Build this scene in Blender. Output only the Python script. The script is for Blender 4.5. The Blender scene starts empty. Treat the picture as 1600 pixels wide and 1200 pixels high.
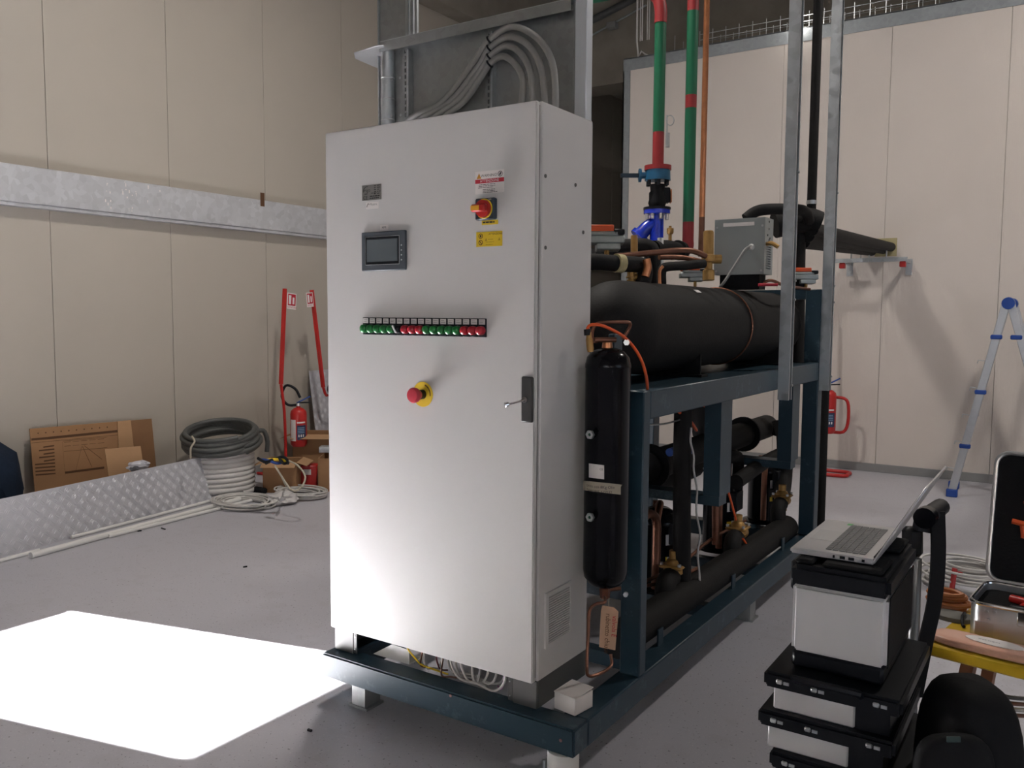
import bpy, bmesh, math, random
from mathutils import Vector, Matrix, noise
random.seed(7)
SC = bpy.context.scene
COL = SC.collection
PI = math.pi
# ------------------------------------------------------------------ camera
YAW, PITCH, ROLL = -0.584347, -0.0795446, 0.00589777
CAM = Vector((2.5196, -2.4644, 1.5850)); FPX = 1336.38
_f = Vector((math.sin(YAW)*math.cos(PITCH), math.cos(YAW)*math.cos(PITCH), math.sin(PITCH)))
_r0 = Vector((math.cos(YAW), -math.sin(YAW), 0)); _u0 = _r0.cross(_f)
RT = _r0*math.cos(ROLL)+_u0*math.sin(ROLL); UP = _u0*math.cos(ROLL)-_r0*math.sin(ROLL); FW = _f
cd = bpy.data.cameras.new('camera'); cam = bpy.data.objects.new('camera', cd); COL.objects.link(cam)
cd.sensor_width = 36; cd.lens = 36*FPX/1600; cd.clip_end = 200; cd.clip_start = .02
m = Matrix((RT, UP, -FW)).transposed().to_4x4(); m.translation = CAM; cam.matrix_world = m
SC.camera = cam
# ------------------------------------------------------------------ world, sun, exposure
SUNV = Vector((-1, -.24, .55)).normalized()          # towards the sun, through the window in the left wall
w = bpy.data.worlds.new('sky'); SC.world = w; w.use_nodes = True
bg = w.node_tree.nodes['Background']; bg.inputs[0].default_value = (.72, .85, 1, 1); bg.inputs[1].default_value = 1.15
sl = bpy.data.lights.new('sun_offscreen', 'SUN'); sl.energy = 215; sl.angle = .012; sl.color = (1, .985, .96)
so = bpy.data.objects.new('sun_offscreen', sl); COL.objects.link(so); so.rotation_euler = (-SUNV).to_track_quat('-Z', 'Y').to_euler(); so.location = (-8, -3, 6)
def portal(name, loc, rot, sx, sy):
    l = bpy.data.lights.new(name, 'AREA'); l.shape = 'RECTANGLE'; l.size = sx; l.size_y = sy; l.cycles.is_portal = True
    o = bpy.data.objects.new(name, l); COL.objects.link(o); o.location = loc; o.rotation_euler = rot
vs = SC.view_settings; vs.view_transform = 'Standard'; vs.look = 'None'; vs.gamma = 1; vs.use_curve_mapping = False
vs.exposure = 0.2
SC.cycles.sample_clamp_indirect = 80     # keep the strong bounce of the sunlit floor
# ------------------------------------------------------------------ pixel helpers (a pixel is a direction; the plane gives the distance)
def ray(u, v): return FW + RT*((u-800)/FPX) - UP*((v-600)/FPX)
def PD(u, v, d): return CAM + ray(u, v)*d
def PX(u, v, x): r = ray(u, v); return CAM + r*((x-CAM.x)/r.x)
def PY(u, v, y): r = ray(u, v); return CAM + r*((y-CAM.y)/r.y)
def PZ(u, v, z): r = ray(u, v); return CAM + r*((z-CAM.z)/r.z)
# ------------------------------------------------------------------ materials
MATS = {}
def mat(name, col, rough=.6, metal=0., var=.06, scale=12., bump=0., bscale=60., coat=0., emit=None, estr=0., detail=3.):
    if name in MATS: return MATS[name]
    M = bpy.data.materials.new(name); M.use_nodes = True; nt = M.node_tree; b = nt.nodes['Principled BSDF']
    b.inputs['Roughness'].default_value = rough; b.inputs['Metallic'].default_value = metal
    if name in ('rubber_insulation', 'black_matt', 'navy_cloth', 'black_gloss', 'black_plastic'): b.inputs['Specular IOR Level'].default_value = .22
    if coat: b.inputs['Coat Weight'].default_value = coat; b.inputs['Coat Roughness'].default_value = .08
    tc = nt.nodes.new('ShaderNodeTexCoord')
    n = nt.nodes.new('ShaderNodeTexNoise'); n.inputs['Scale'].default_value = scale; n.inputs['Detail'].default_value = detail
    nt.links.new(tc.outputs['Object'], n.inputs['Vector'])
    mx = nt.nodes.new('ShaderNodeMix'); mx.data_type = 'RGBA'
    mx.inputs[6].default_value = tuple(max(0, c*(1-var)) for c in col)+(1,)
    mx.inputs[7].default_value = tuple(min(1, c*(1+var)) for c in col)+(1,)
    nt.links.new(n.outputs['Fac'], mx.inputs[0]); nt.links.new(mx.outputs[2], b.inputs['Base Color'])
    if bump:
        n2 = nt.nodes.new('ShaderNodeTexNoise'); n2.inputs['Scale'].default_value = bscale; n2.inputs['Detail'].default_value = 2
        nt.links.new(tc.outputs['Object'], n2.inputs['Vector'])
        bp = nt.nodes.new('ShaderNodeBump'); bp.inputs['Strength'].default_value = bump; bp.inputs['Distance'].default_value = .004
        nt.links.new(n2.outputs['Fac'], bp.inputs['Height']); nt.links.new(bp.outputs[0], b.inputs['Normal'])
    if emit: b.inputs['Emission Color'].default_value = emit+(1,); b.inputs['Emission Strength'].default_value = estr
    MATS[name] = M; return M
def floor_mat():
    M = mat('floor_vinyl', (.46, .455, .50), .42, 0, .07, 1.3)
    nt = M.node_tree; b = nt.nodes['Principled BSDF']; tc = [n for n in nt.nodes if n.type == 'TEX_COORD'][0]
    base = [n for n in nt.nodes if n.type == 'MIX'][0]
    prev = base.outputs[2]
    for sc, thr, c in ((110, .70, (.60, .58, .60, 1)), (75, .715, (.10, .095, .11, 1)), (8, .62, (.33, .32, .335, 1))):
        n = nt.nodes.new('ShaderNodeTexNoise'); n.inputs['Scale'].default_value = sc; n.inputs['Detail'].default_value = 1 if sc > 20 else 6
        nt.links.new(tc.outputs['Object'], n.inputs['Vector'])
        r = nt.nodes.new('ShaderNodeMapRange'); r.inputs[1].default_value = thr-.04; r.inputs[2].default_value = thr+.03; r.inputs[4].default_value = .75 if sc > 20 else .18
        nt.links.new(n.outputs['Fac'], r.inputs[0])
        x = nt.nodes.new('ShaderNodeMix'); x.data_type = 'RGBA'; x.inputs[7].default_value = c
        nt.links.new(prev, x.inputs[6]); nt.links.new(r.outputs[0], x.inputs[0]); prev = x.outputs[2]
    nt.links.new(prev, b.inputs['Base Color'])
    return M
def galv_mat(name, col, rough=.42, scale=28, metal=.85, var=.16):
    M = mat(name, col, rough, metal, var, 3)
    nt = M.node_tree; b = nt.nodes['Principled BSDF']; tc = [n for n in nt.nodes if n.type == 'TEX_COORD'][0]
    v = nt.nodes.new('ShaderNodeTexVoronoi'); v.inputs['Scale'].default_value = scale
    nt.links.new(tc.outputs['Object'], v.inputs['Vector'])
    r = nt.nodes.new('ShaderNodeMapRange'); r.inputs[3].default_value = rough-.1; r.inputs[4].default_value = rough+.14
    nt.links.new(v.outputs['Color'], r.inputs[0]); nt.links.new(r.outputs[0], b.inputs['Roughness'])
    base = [n for n in nt.nodes if n.type == 'MIX'][0]
    x = nt.nodes.new('ShaderNodeMix'); x.data_type = 'RGBA'; x.blend_type = 'MULTIPLY'; x.inputs[0].default_value = .22
    nt.links.new(base.outputs[2], x.inputs[6]); nt.links.new(v.outputs['Color'], x.inputs[7])
    bw = nt.nodes.new('ShaderNodeRGBToBW'); nt.links.new(v.outputs['Color'], bw.inputs[0]); nt.links.new(bw.outputs[0], x.inputs[7])
    nt.links.new(x.outputs[2], b.inputs['Base Color'])
    return M
def rib_mat(name, col, scale):      # micro-ribbed sandwich panel
    M = mat(name, col, .5, 0, .03, 2)
    nt = M.node_tree; b = nt.nodes['Principled BSDF']; tc = [n for n in nt.nodes if n.type == 'TEX_COORD'][0]
    wv = nt.nodes.new('ShaderNodeTexWave'); wv.inputs['Scale'].default_value = scale; wv.bands_direction = 'X'
    nt.links.new(tc.outputs['Object'], wv.inputs['Vector'])
    bp = nt.nodes.new('ShaderNodeBump'); bp.inputs['Strength'].default_value = .12; bp.inputs['Distance'].default_value = .003
    nt.links.new(wv.outputs['Fac'], bp.inputs['Height']); nt.links.new(bp.outputs[0], b.inputs['Normal'])
    return M
def wear_mat(name, col, wear, rough=.45, thr=.62, scale=9):   # paint with scuffed lighter patches
    M = mat(name, col, rough, 0, .12, 4)
    nt = M.node_tree; b = nt.nodes['Principled BSDF']; tc = [n for n in nt.nodes if n.type == 'TEX_COORD'][0]
    base = [n for n in nt.nodes if n.type == 'MIX'][0]
    n = nt.nodes.new('ShaderNodeTexNoise'); n.inputs['Scale'].default_value = scale; n.inputs['Detail'].default_value = 9; n.inputs['Roughness'].default_value = .7
    nt.links.new(tc.outputs['Object'], n.inputs['Vector'])
    r = nt.nodes.new('ShaderNodeMapRange'); r.inputs[1].default_value = thr; r.inputs[2].default_value = thr+.12; r.inputs[4].default_value = .6
    nt.links.new(n.outputs['Fac'], r.inputs[0])
    x = nt.nodes.new('ShaderNodeMix'); x.data_type = 'RGBA'; x.inputs[7].default_value = wear+(1,)
    nt.links.new(base.outputs[2], x.inputs[6]); nt.links.new(r.outputs[0], x.inputs[0]); nt.links.new(x.outputs[2], b.inputs['Base Color'])
    return M
FLOOR = floor_mat()
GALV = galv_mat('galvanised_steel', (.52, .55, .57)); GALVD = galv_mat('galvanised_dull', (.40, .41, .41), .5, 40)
GALVB = galv_mat('galvanised_rail', (.57, .58, .60), .55, 22, .25, .12)
BEIGE = rib_mat('beige_panel', (.43, .392, .335), 14); CREAM = rib_mat('cream_panel', (.66, .60, .55), 20)
DARKJ = mat('joint_core', (.43, .392, .335), .8)
TRIMG = galv_mat('trim_grey', (.36, .39, .41), .5, 30, .55)
BASEG = mat('baseboard_grey', (.25, .25, .25), .6)
CONC = mat('concrete', (.27, .24, .20), .9, 0, .35, 3, .4, 30, detail=8)
CABG = mat('cabinet_grey', (.60, .585, .575), .42, 0, .012, 6, .05, 420)
CABS = mat('cabinet_seal', (.10, .095, .09), .7)
BLK = mat('black_plastic', (.007, .008, .011), .42, 0, .2, 30)
BLKM = mat('black_matt', (.006, .006, .007), .75, 0, .3, 20, .2, 120)
BLKG = mat('black_gloss', (.004, .004, .006), .20, 0, .1, 20)
INSUL = mat('rubber_insulation', (.0115, .0105, .0105), .68, 0, .25, 14, .25, 90)
SKID = wear_mat('petrol_blue_paint', (.016, .040, .060), (.09, .14, .17), .38, .57, 14)
COPPER = mat('copper', (.60, .25, .12), .32, .95, .25, 25); COPO = mat('copper_tarnished', (.22, .10, .065), .42, .85, .45, 16)
BRASS = mat('brass', (.42, .25, .085), .48, .7, .2, 30); CHROME = mat('chrome', (.75, .75, .76), .16, 1, .03, 10)
STEEL = mat('zinc_steel', (.55, .57, .58), .34, .9, .1, 40)
WHITE = mat('white_plastic', (.72, .71, .69), .45, 0, .03); PAPER = mat('white_paper', (.74, .70, .68), .8, 0, .04)
OFFW = mat('cable_white', (.56, .54, .52), .55, 0, .05, 20); GREYC = mat('conduit_grey', (.27, .265, .255), .55, 0, .06, 20)
DGREYC = mat('hose_grey', (.085, .088, .085), .5, 0, .15, 20)
RED = mat('red_paint', (.48, .018, .016), .38, 0, .1, 15); REDP = mat('red_pipe', (.24, .012, .014), .5, 0, .15, 20)
GREEN = mat('green_pipe', (.004, .10, .045), .42, 0, .1, 12); BLUEV = mat('blue_enamel', (.008, .035, .48), .25, 0, .1, 12, coat=.5)
TEAL = mat('teal_enamel', (.012, .085, .17), .35, 0, .2, 12); BLUEP = mat('blue_plastic', (.012, .06, .30), .4, 0, .1)
ORANGE = mat('orange_plastic', (.75, .10, .02), .45, 0, .08); YELLOW = mat('yellow_plastic', (.72, .50, .02), .5, 0, .05)
BTNG = mat('button_green', (.005, .17, .03), .3, 0, .05); BTNR = mat('button_red', (.42, .008, .022), .3, 0, .05)
HMI = mat('hmi_frame', (.07, .082, .098), .45, 0, .05); SCREEN = mat('hmi_screen', (.10, .118, .13), .18, 0, .1, 8)
PLATEM = mat('name_plate_metal', (.22, .215, .205), .4, .4, .06); INK = mat('ink', (.02, .02, .022), .7); INKR = mat('ink_red', (.45, .012, .03), .6)
INKB = mat('ink_brown', (.10, .045, .018), .8)
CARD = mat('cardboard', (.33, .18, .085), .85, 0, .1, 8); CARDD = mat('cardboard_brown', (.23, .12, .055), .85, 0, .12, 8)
CARDL = mat('cardboard_inner', (.42, .25, .13), .85, 0, .08, 8)
CHECK = mat('checker_aluminium', (.54, .54, .58), .48, .35, .06, 3); ALU = mat('aluminium', (.62, .63, .65), .34, .8, .06, 30)
TAGM = mat('manila_tag', (.52, .33, .22), .8, 0, .05); TAPE = mat('masking_tape', (.42, .37, .29), .7, 0, .06)
BOXG = mat('control_box_grey', (.33, .36, .36), .42, .55, .08, 5); CASEG = mat('case_grey', (.60, .595, .60), .5, .05, .05, 4)
LAPS = mat('laptop_silver', (.58, .57, .58), .36, .5, .03); LAPK = mat('laptop_keys', (.16, .16, .165), .5)
NAVY = mat('navy_cloth', (.010, .018, .035), .9, 0, .3, 30); FOAM = mat('foam_yellow', (.46, .40, .22), .9)
BOARD = mat('yellow_board', (.62, .40, .015), .5, 0, .22, 7); WOODB = mat('brown_wood', (.20, .075, .035), .6, 0, .3, 14)
WIPE = mat('wipes_foil', (.72, .40, .29), .3, 0, .12, 9, coat=.3); GREYF = mat('grey_felt', (.17, .165, .15), .85)
VIOLET = mat('ink_violet', (.32, .10, .30), .5); LBLUE = mat('ink_light_blue', (.30, .50, .68), .5)
PLINTHG = mat('plinth_grey', (.13, .128, .125), .45, .2, .03)
LAMPM = mat('lamp_glow', (1, 1, 1), .4, emit=(1, .97, .92), estr=18)
# ------------------------------------------------------------------ mesh building
ORG = {}
def frame_of(d):
    d = Vector(d).normalized(); a = Vector((0, 0, 1)) if abs(d.z) < .95 else Vector((1, 0, 0))
    x = d.cross(a).normalized(); return x, x.cross(d).normalized(), d
def catmull(P, n):
    P = [Vector(p) for p in P]
    if n <= 1 or len(P) < 3: return P
    Q = [P[0]*2-P[1]]+P+[P[-1]*2-P[-2]]; out = []
    for i in range(1, len(Q)-2):
        a, b, c, d = Q[i-1:i+3]
        for k in range(n):
            t = k/n; out.append(.5*((2*b)+(c-a)*t+(2*a-5*b+4*c-d)*t*t+(3*b-a-3*c+d)*t**3))
    out.append(P[-1]); return out
class MB:
    def __init__(s): s.v = []; s.f = []
    def box(s, a, b):
        (x0, y0, z0), (x1, y1, z1) = [(min(p, q) if k == 0 else 0) for k in (0,) for p, q in ()] or (tuple(map(min, a, b)), tuple(map(max, a, b)))
        n = len(s.v)
        s.v += [Vector(p) for p in ((x0, y0, z0), (x1, y0, z0), (x1, y1, z0), (x0, y1, z0), (x0, y0, z1), (x1, y0, z1), (x1, y1, z1), (x0, y1, z1))]
        s.f += [tuple(n+i for i in q) for q in ((0, 3, 2, 1), (4, 5, 6, 7), (0, 1, 5, 4), (1, 2, 6, 5), (2, 3, 7, 6), (3, 0, 4, 7))]
        return s
    def obox(s, o, ax, ay, az):       # oriented box: corner and three edge vectors
        o, ax, ay, az = map(Vector, (o, ax, ay, az)); n = len(s.v)
        if ax.cross(ay).dot(az) < 0: o = o+az; az = -az
        s.v += [o, o+ax, o+ax+ay, o+ay, o+az, o+ax+az, o+ax+ay+az, o+ay+az]
        s.f += [tuple(n+i for i in q) for q in ((0, 3, 2, 1), (4, 5, 6, 7), (0, 1, 5, 4), (1, 2, 6, 5), (2, 3, 7, 6), (3, 0, 4, 7))]
        return s
    def bar(s, p, q, w, h, up=(0, 0, 1)):    # rectangular bar from p to q
        p, q = Vector(p), Vector(q); d = (q-p); u = Vector(up); x = d.cross(u).normalized()*w; y = x.cross(d).normalized()*h
        return s.obox(p-x/2-y/2, x, y, d)
    def prism(s, poly, ext):
        n = len(s.v); k = len(poly); e = Vector(ext); poly = [Vector(p) for p in poly]
        nn = sum(((poly[i]-poly[0]).cross(poly[i+1]-poly[0]) for i in range(1, k-1)), Vector())
        if nn.dot(e) > 0: poly = poly[::-1]
        s.v += poly+[p+e for p in poly]
        s.f += [tuple(n+i for i in range(k)), tuple(n+k+i for i in reversed(range(k)))]
        s.f += [(n+(i+1) % k, n+i, n+k+i, n+k+(i+1) % k) for i in range(k)]
        return s
    def tube(s, P, r, smooth=1, seg=10, caps=True, closed=False):
        P = catmull(P, smooth); N = len(P); n = len(s.v); rr = r if callable(r) else (lambda t: r)
        x = None
        for i, p in enumerate(P):
            a = P[i-1] if (i > 0 or closed) else p; b = P[(i+1) % N] if (i < N-1 or closed) else p
            d = (b-a); d = d.normalized() if d.length > 1e-9 else Vector((0, 0, 1))
            if x is None: x = frame_of(d)[0]
            x = (x-d*x.dot(d)); x = x.normalized() if x.length > 1e-6 else frame_of(d)[0]
            y = d.cross(x); R = rr(i/max(1, N-1))
            s.v += [p+(x*math.cos(2*PI*k/seg)+y*math.sin(2*PI*k/seg))*R for k in range(seg)]
        for i in range(N if closed else N-1):
            j = (i+1) % N
            for k in range(seg):
                s.f.append((n+i*seg+k, n+i*seg+(k+1) % seg, n+j*seg+(k+1) % seg, n+j*seg+k))
        if caps and not closed:
            s.f.append(tuple(n+k for k in reversed(range(seg)))); s.f.append(tuple(n+(N-1)*seg+k for k in range(seg)))
        return s
    def cyl(s, p, q, r, r2=None, seg=16):
        p, q = Vector(p), Vector(q); r2 = r if r2 is None else r2
        return s.lathe([(0, 0), (r, 0), (r2, (q-p).length), (0, (q-p).length)], p, q-p, seg)
    def lathe(s, prof, o, axis, seg=24, ph=0):
        x, y, d = frame_of(axis); o = Vector(o); n = len(s.v); rows = []
        for r, h in prof:
            if r < 1e-6: rows.append([len(s.v)]); s.v.append(o+d*h)
            else:
                rows.append(list(range(len(s.v), len(s.v)+seg)))
                s.v += [o+d*h+(x*math.cos(ph+2*PI*k/seg)-y*math.sin(ph+2*PI*k/seg))*r for k in range(seg)]
        for a, b in zip(rows, rows[1:]):
            if len(a) == 1 and len(b) == 1: continue
            for k in range(seg):
                k2 = (k+1) % seg
                if len(a) == 1: q = (a[0], b[k], b[k2])
                elif len(b) == 1: q = (a[k2], a[k], b[0])
                else: q = (a[k2], a[k], b[k], b[k2])
                s.f.append(q[::-1] if False else q)
        return s
    def quad(s, a, b, c, d):
        n = len(s.v); s.v += [Vector(p) for p in (a, b, c, d)]; s.f.append((n, n+1, n+2, n+3)); return s
    def build(s, name, material, parent=None, bevel=0., smooth=True, sharp=40, label=None, cat=None, group=None, kind=None, bseg=1):
        lo = [min(p[i] for p in s.v) for i in range(3)]; hi = [max(p[i] for p in s.v) for i in range(3)]
        org = Vector(((lo[0]+hi[0])/2, (lo[1]+hi[1])/2, lo[2]))
        me = bpy.data.meshes.new(name); me.from_pydata([p-org for p in s.v], [], s.f)
        bm = bmesh.new(); bm.from_mesh(me)
        bmesh.ops.recalc_face_normals(bm, faces=bm.faces)
        if bevel:
            bmesh.ops.bevel(bm, geom=[e for e in bm.edges if e.calc_face_angle(0) > .5], offset=bevel, segments=bseg, affect='EDGES', clamp_overlap=True)
        bm.to_mesh(me); bm.free()
        if smooth:
            me.polygons.foreach_set('use_smooth', [True]*len(me.polygons)); me.set_sharp_from_angle(angle=math.radians(sharp))
        me.materials.append(material)
        o = bpy.data.objects.new(name, me); COL.objects.link(o); place(o, org, parent)
        tag(o, label, cat, group, kind); return o
def place(o, org, parent):
    ORG[o.name] = Vector(org)
    if parent: o.parent = parent; o.location = Vector(org)-ORG[parent.name]
    else: o.location = org
def tag(o, label=None, cat=None, group=None, kind=None):
    if label: o['label'] = label
    if cat: o['category'] = cat
    if group: o['group'] = group
    if kind: o['kind'] = kind
    return o
def thing(name, loc, label, cat, group=None, kind=None):
    o = bpy.data.objects.new(name, None); o.empty_display_size = .1; COL.objects.link(o); place(o, Vector(loc), None)
    return tag(o, label, cat, group, kind)
def struct(mb, name, m, parent=None, **k): return mb.build(name, m, parent, kind=None if parent else 'structure', **k)
def sroot(name, loc):
    o = bpy.data.objects.new(name, None); COL.objects.link(o); place(o, Vector(loc), None); o['kind'] = 'structure'; return o
def text(body, name, m, parent, o, x, y, size, thick=.0004, align='LEFT', sx=1.):
    """flat print: origin o, unit x (writing direction) and y (letter-up)"""
    cu = bpy.data.curves.new('txt', 'FONT'); cu.body = body; cu.size = size; cu.align_x = align; cu.resolution_u = 2
    t = bpy.data.objects.new('txt', cu); COL.objects.link(t)
    bpy.context.view_layer.update()
    me = bpy.data.meshes.new_from_object(t.evaluated_get(bpy.context.evaluated_depsgraph_get()))
    bpy.data.objects.remove(t); x, y, o = Vector(x).normalized(), Vector(y).normalized(), Vector(o); z = x.cross(y)
    mb = MB(); mb.v = [o+x*(p.co.x*sx)+y*p.co.y+z*thick for p in me.vertices]; mb.f = [tuple(q.vertices) for q in me.polygons]
    bpy.data.meshes.remove(me)
    me2 = bpy.data.meshes.new(name); lo = mb.v[0].copy(); me2.from_pydata([p-lo for p in mb.v], [], mb.f); me2.materials.append(m)
    ob = bpy.data.objects.new(name, me2); COL.objects.link(ob); place(ob, lo, parent); return ob
def text_on_cyl(body, name, m, parent, cx, cy, R, a0, z, size, length):
    """print wrapped round an upright cylinder, reading towards growing angle"""
    cu = bpy.data.curves.new('txt', 'FONT'); cu.body = body; cu.size = size; cu.resolution_u = 2
    t = bpy.data.objects.new('txt', cu); COL.objects.link(t); bpy.context.view_layer.update()
    me = bpy.data.meshes.new_from_object(t.evaluated_get(bpy.context.evaluated_depsgraph_get())); bpy.data.objects.remove(t)
    w = max(v.co.x for v in me.vertices); k = length/w
    vs_ = [Vector((cx+R*math.cos(a0+v.co.x*k/R), cy+R*math.sin(a0+v.co.x*k/R), z+v.co.y)) for v in me.vertices]
    fs = [tuple(q.vertices) for q in me.polygons]; bpy.data.meshes.remove(me); lo = vs_[0].copy()
    me2 = bpy.data.meshes.new(name); me2.from_pydata([p-lo for p in vs_], [], fs); me2.materials.append(m)
    ob = bpy.data.objects.new(name, me2); COL.objects.link(ob); place(ob, lo, parent); return ob
# ================================================================== SETTING
XL, YB, HC = -4.25, 6.9, 4.6
struct(MB().box((-4.6, -9.3, -.2), (9.3, 16.3, 0)), 'floor', FLOOR)
# left wall of beige sandwich panels, a window (out of view) lets the sun in
wl = struct(MB().box((XL-.16, -9.3, 0), (XL-.12, -1.68, 5.3)).box((XL-.16, -.62, 0), (XL-.12, 16.3, 5.3)).box((XL-.16, -1.68, 0), (XL-.12, -.62, 1.26)).box((XL-.16, -1.68, 2.4), (XL-.12, -.62, 5.3)), 'wall_left', DARKJ)
ys = [-9.3, -8.04, -6.98, -5.92, -4.86, -3.8, -2.74, -1.68, -.62, .13]+[1.19+1.07*k for k in range(15)]
for a, b in zip(ys, ys[1:]):
    if a == -1.68:
        struct(MB().box((XL-.12, a, 0), (XL, b, 1.26)), 'panel', BEIGE, wl); struct(MB().box((XL-.12, a, 2.4), (XL, b, 5.3)), 'panel', BEIGE, wl)
    else: struct(MB().box((XL-.12, a+.003, 0), (XL, b-.0012, 5.3)), 'panel', BEIGE, wl, bevel=.0015)
fr = MB()
for z in (1.26, 2.36): fr.box((XL-.14, -1.68, z), (XL+.015, -.62, z+.04))
struct(fr, 'window_1', TRIMG)
# galvanised protective rail along the left wall
tr = struct(MB().box((XL, -9, 2.41), (XL+.10, 16, 2.69)), 'trim_1', GALVB, bevel=.006)
struct(MB().box((XL+.004, -9, 2.385), (XL+.085, 16, 2.409)), 'lower_flange', GALVB, tr)
st = MB()
for k in range(26):
    u = random.choice((163, 165, 190, 192, 195, 200, 205, 210, 170, 230, 247)); v = 282+random.random()*46+(u-163)*.11
    P = PX(u+random.random()*3, v, XL+.1012); st.box((P.x, P.y, P.z), (P.x+.0008, P.y+.004+random.random()*.012, P.z+.006+random.random()*.025))
struct(st, 'torn_tape', PAPER, tr)
P = PX(407, 322, XL+.101); struct(MB().box((P.x, P.y, P.z), (P.x+.0008, P.y+.05, P.z+.13)), 'rust_stain', INKB, tr)
# white cold room
wb = struct(MB().box((-2.0, YB+.03, 0), (9.3, YB+.09, HC-.02)).box((-2.0, YB+.09, 0), (-1.94, 13, HC-.02)).box((-2.0, YB, HC-.08), (9.3, 13, HC-.02)), 'wall_back', DARKJ)
xs = [-2.03, -.235, .83, 1.862, 2.92, 3.97, 5.02, 6.07, 7.12, 8.2, 9.3]
for a, b in zip(xs, xs[1:]): struct(MB().box((a+.0012, YB, 0), (b-.0012, YB+.03, HC-.04)), 'panel', CREAM, wb, bevel=.002)
for k in range(6): struct(MB().box((-2.03, YB+.04+k*1.0, 0), (-2.0, YB+1.035+k*1.0, HC-.04)), 'panel', CREAM, wb)
struct(MB().box((-2.12, YB-.006, HC-.13), (9.3, YB+.001, HC+.01)).box((-2.12, YB-.006, HC), (9.3, YB+.12, HC+.012)), 'trim_2', TRIMG)
struct(MB().box((-2.12, YB-.006, 0), (-2.03, YB+.001, HC-.13)).box((-2.12, YB-.006, 0), (-2.105, YB+.2, HC-.13)), 'trim_3', TRIMG)
struct(MB().box((-2.03, YB-.016, 0), (9.3, YB, .085)), 'baseboard_back', BASEG, bevel=.003)
struct(MB().box((XL, .0, 0), (XL+.012, 16, .08)), 'baseboard_left', BASEG)
# far wall, concrete frame of the hall
struct(MB().box((-4.6, 16, 0), (9.3, 16.3, 7)), 'wall_far', BEIGE)
struct(MB().box((-4.6, 8.6, 4.85), (9.3, 9.1, 6.9)), 'trim_4', CONC)
struct(MB().box((-4.6, -9.3, 5.3), (XL+.25, 16.3, 7)), 'trim_5', CONC)
for k, y in enumerate((-4.5, 2.0, 5.6, 12.5)):
    struct(MB().box((-4.3, y, 6.1), (9.3, y+.4, 6.9)), 'trim_%d' % (6+k), CONC)
struct(MB().box((-4.6, -9.3, 6.8), (9.3, 16.3, 7)), 'ceiling', CONC)
# walls behind and beside the camera with open gates to the daylight
struct(MB().box((-4.6, -9.3, 0), (2.0, -9.1, 7)).box((2.0, -9.3, 4.6), (4.5, -9.1, 7)).box((4.5, -9.3, 0), (9.3, -9.1, 7)), 'wall_front', CREAM)
struct(MB().box((9.1, -9.3, 4.4), (9.3, 16.3, 7)).box((9.1, -9.3, 0), (9.3, -3, 4.4)).box((9.1, .5, 0), (9.3, 16.3, 4.4)), 'wall_right', CREAM)
portal('gate_front_offscreen', (3.25, -9.1, 2.3), (-PI/2, 0, PI), 2.5, 4.6)
portal('gate_right_offscreen', (9.1, -1.25, 2.2), (PI/2, 0, PI/2), 3.5, 4.4)
portal('window_left_offscreen', (XL-.12, -1.15, 1.83), (PI/2, 0, -PI/2), 1.06, 1.14)
# ceiling lamps
def high_bay(x, y, z, e, label, lname):
    t = thing('high_bay_lamp', (x, y, z), label, 'lamp')
    MB().lathe([(.03, .34), (.05, .2), (.10, .16), (.24, .03), (.245, 0), (.23, 0), (.22, .03), (.06, .15), (0, .15)], (x, y, z), (0, 0, 1), 24).build('reflector', GALVD, t)
    MB().lathe([(0, .0), (.2, .0), (.2, .012), (0, .012)], (x, y, z+.012), (0, 0, 1), 24).build('diffuser', LAMPM, t)
    MB().cyl((x, y, z+.34), (x, y, 6.8), .008, seg=8).build('hanger', STEEL, t)
    l = bpy.data.lights.new(lname, 'AREA'); l.shape = 'DISK'; l.size = .42; l.energy = e; l.color = (1, .94, .87)
    o = bpy.data.objects.new(lname, l); COL.objects.link(o); o.parent = t; o.location = (0, 0, -.01)
# two overhead lamps: one gives the bright spot high on the beige wall, one the warm glare on the strut channel and the light on the white wall
high_bay(-.9, 1.7, 5.75, 105, 'round high bay lamp hanging near the beige panel wall', 'lamp_left_offscreen')
high_bay(3.4, 4.2, 5.75, 80, 'round high bay lamp hanging in front of the cold room', 'lamp_right_offscreen')
# ================================================================== CONTROL CABINET
W, D, Z0, Z1 = .992, .378, .30, 2.30
cab = thing('control_cabinet', (W/2, D/2, .2), 'tall light grey steel control cabinet standing on the blue skid', 'cabinet')
body = MB().box((0.006, .024, Z0), (W-.001, D, Z1)).build('body', CABG, cab, bevel=.004)
MB().box((.015, .016, Z0+.012), (W-.012, .026, Z1-.012)).build('door_seal', CABS, cab)
door = MB().box((0, -.004, Z0), (W-.008, .018, Z1-.002)).build('door', CABG, cab, bevel=.004, bseg=2)
YF = -.0042
def onf(u, v): return PY(u, v, YF)
def frect(u0, v0, u1, v1):       # rectangle on the door, from the pixel box of its left and right edges
    a, b = onf(u0, v0), onf(u1, v1); return a.x, b.x, b.z, a.z
FX, FZ = Vector((1, 0, 0)), Vector((0, 0, 1))
def sticker(name, m, x0, x1, z0, z1, th=.001, parent=cab, bevel=0):
    return MB().box((x0, YF-th, z0), (x1, YF+.0005, z1)).build(name, m, parent, bevel=bevel)
def lines(parent, m, x0, x1, z, n, dz, h, y, seed=1, name='printed_lines'):
    r = random.Random(seed); mb = MB()
    for i in range(n):
        x = x0+(x1-x0)*r.random()*.06; e = x1-(x1-x0)*r.random()*.3
        while x < e:
            L = min((.006+r.random()*.012), e-x); mb.box((x, y-.0003, z-i*dz-h), (x+L, y, z-i*dz)); x += L+.002
    return mb.build(name, m, parent, smooth=False)
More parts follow.
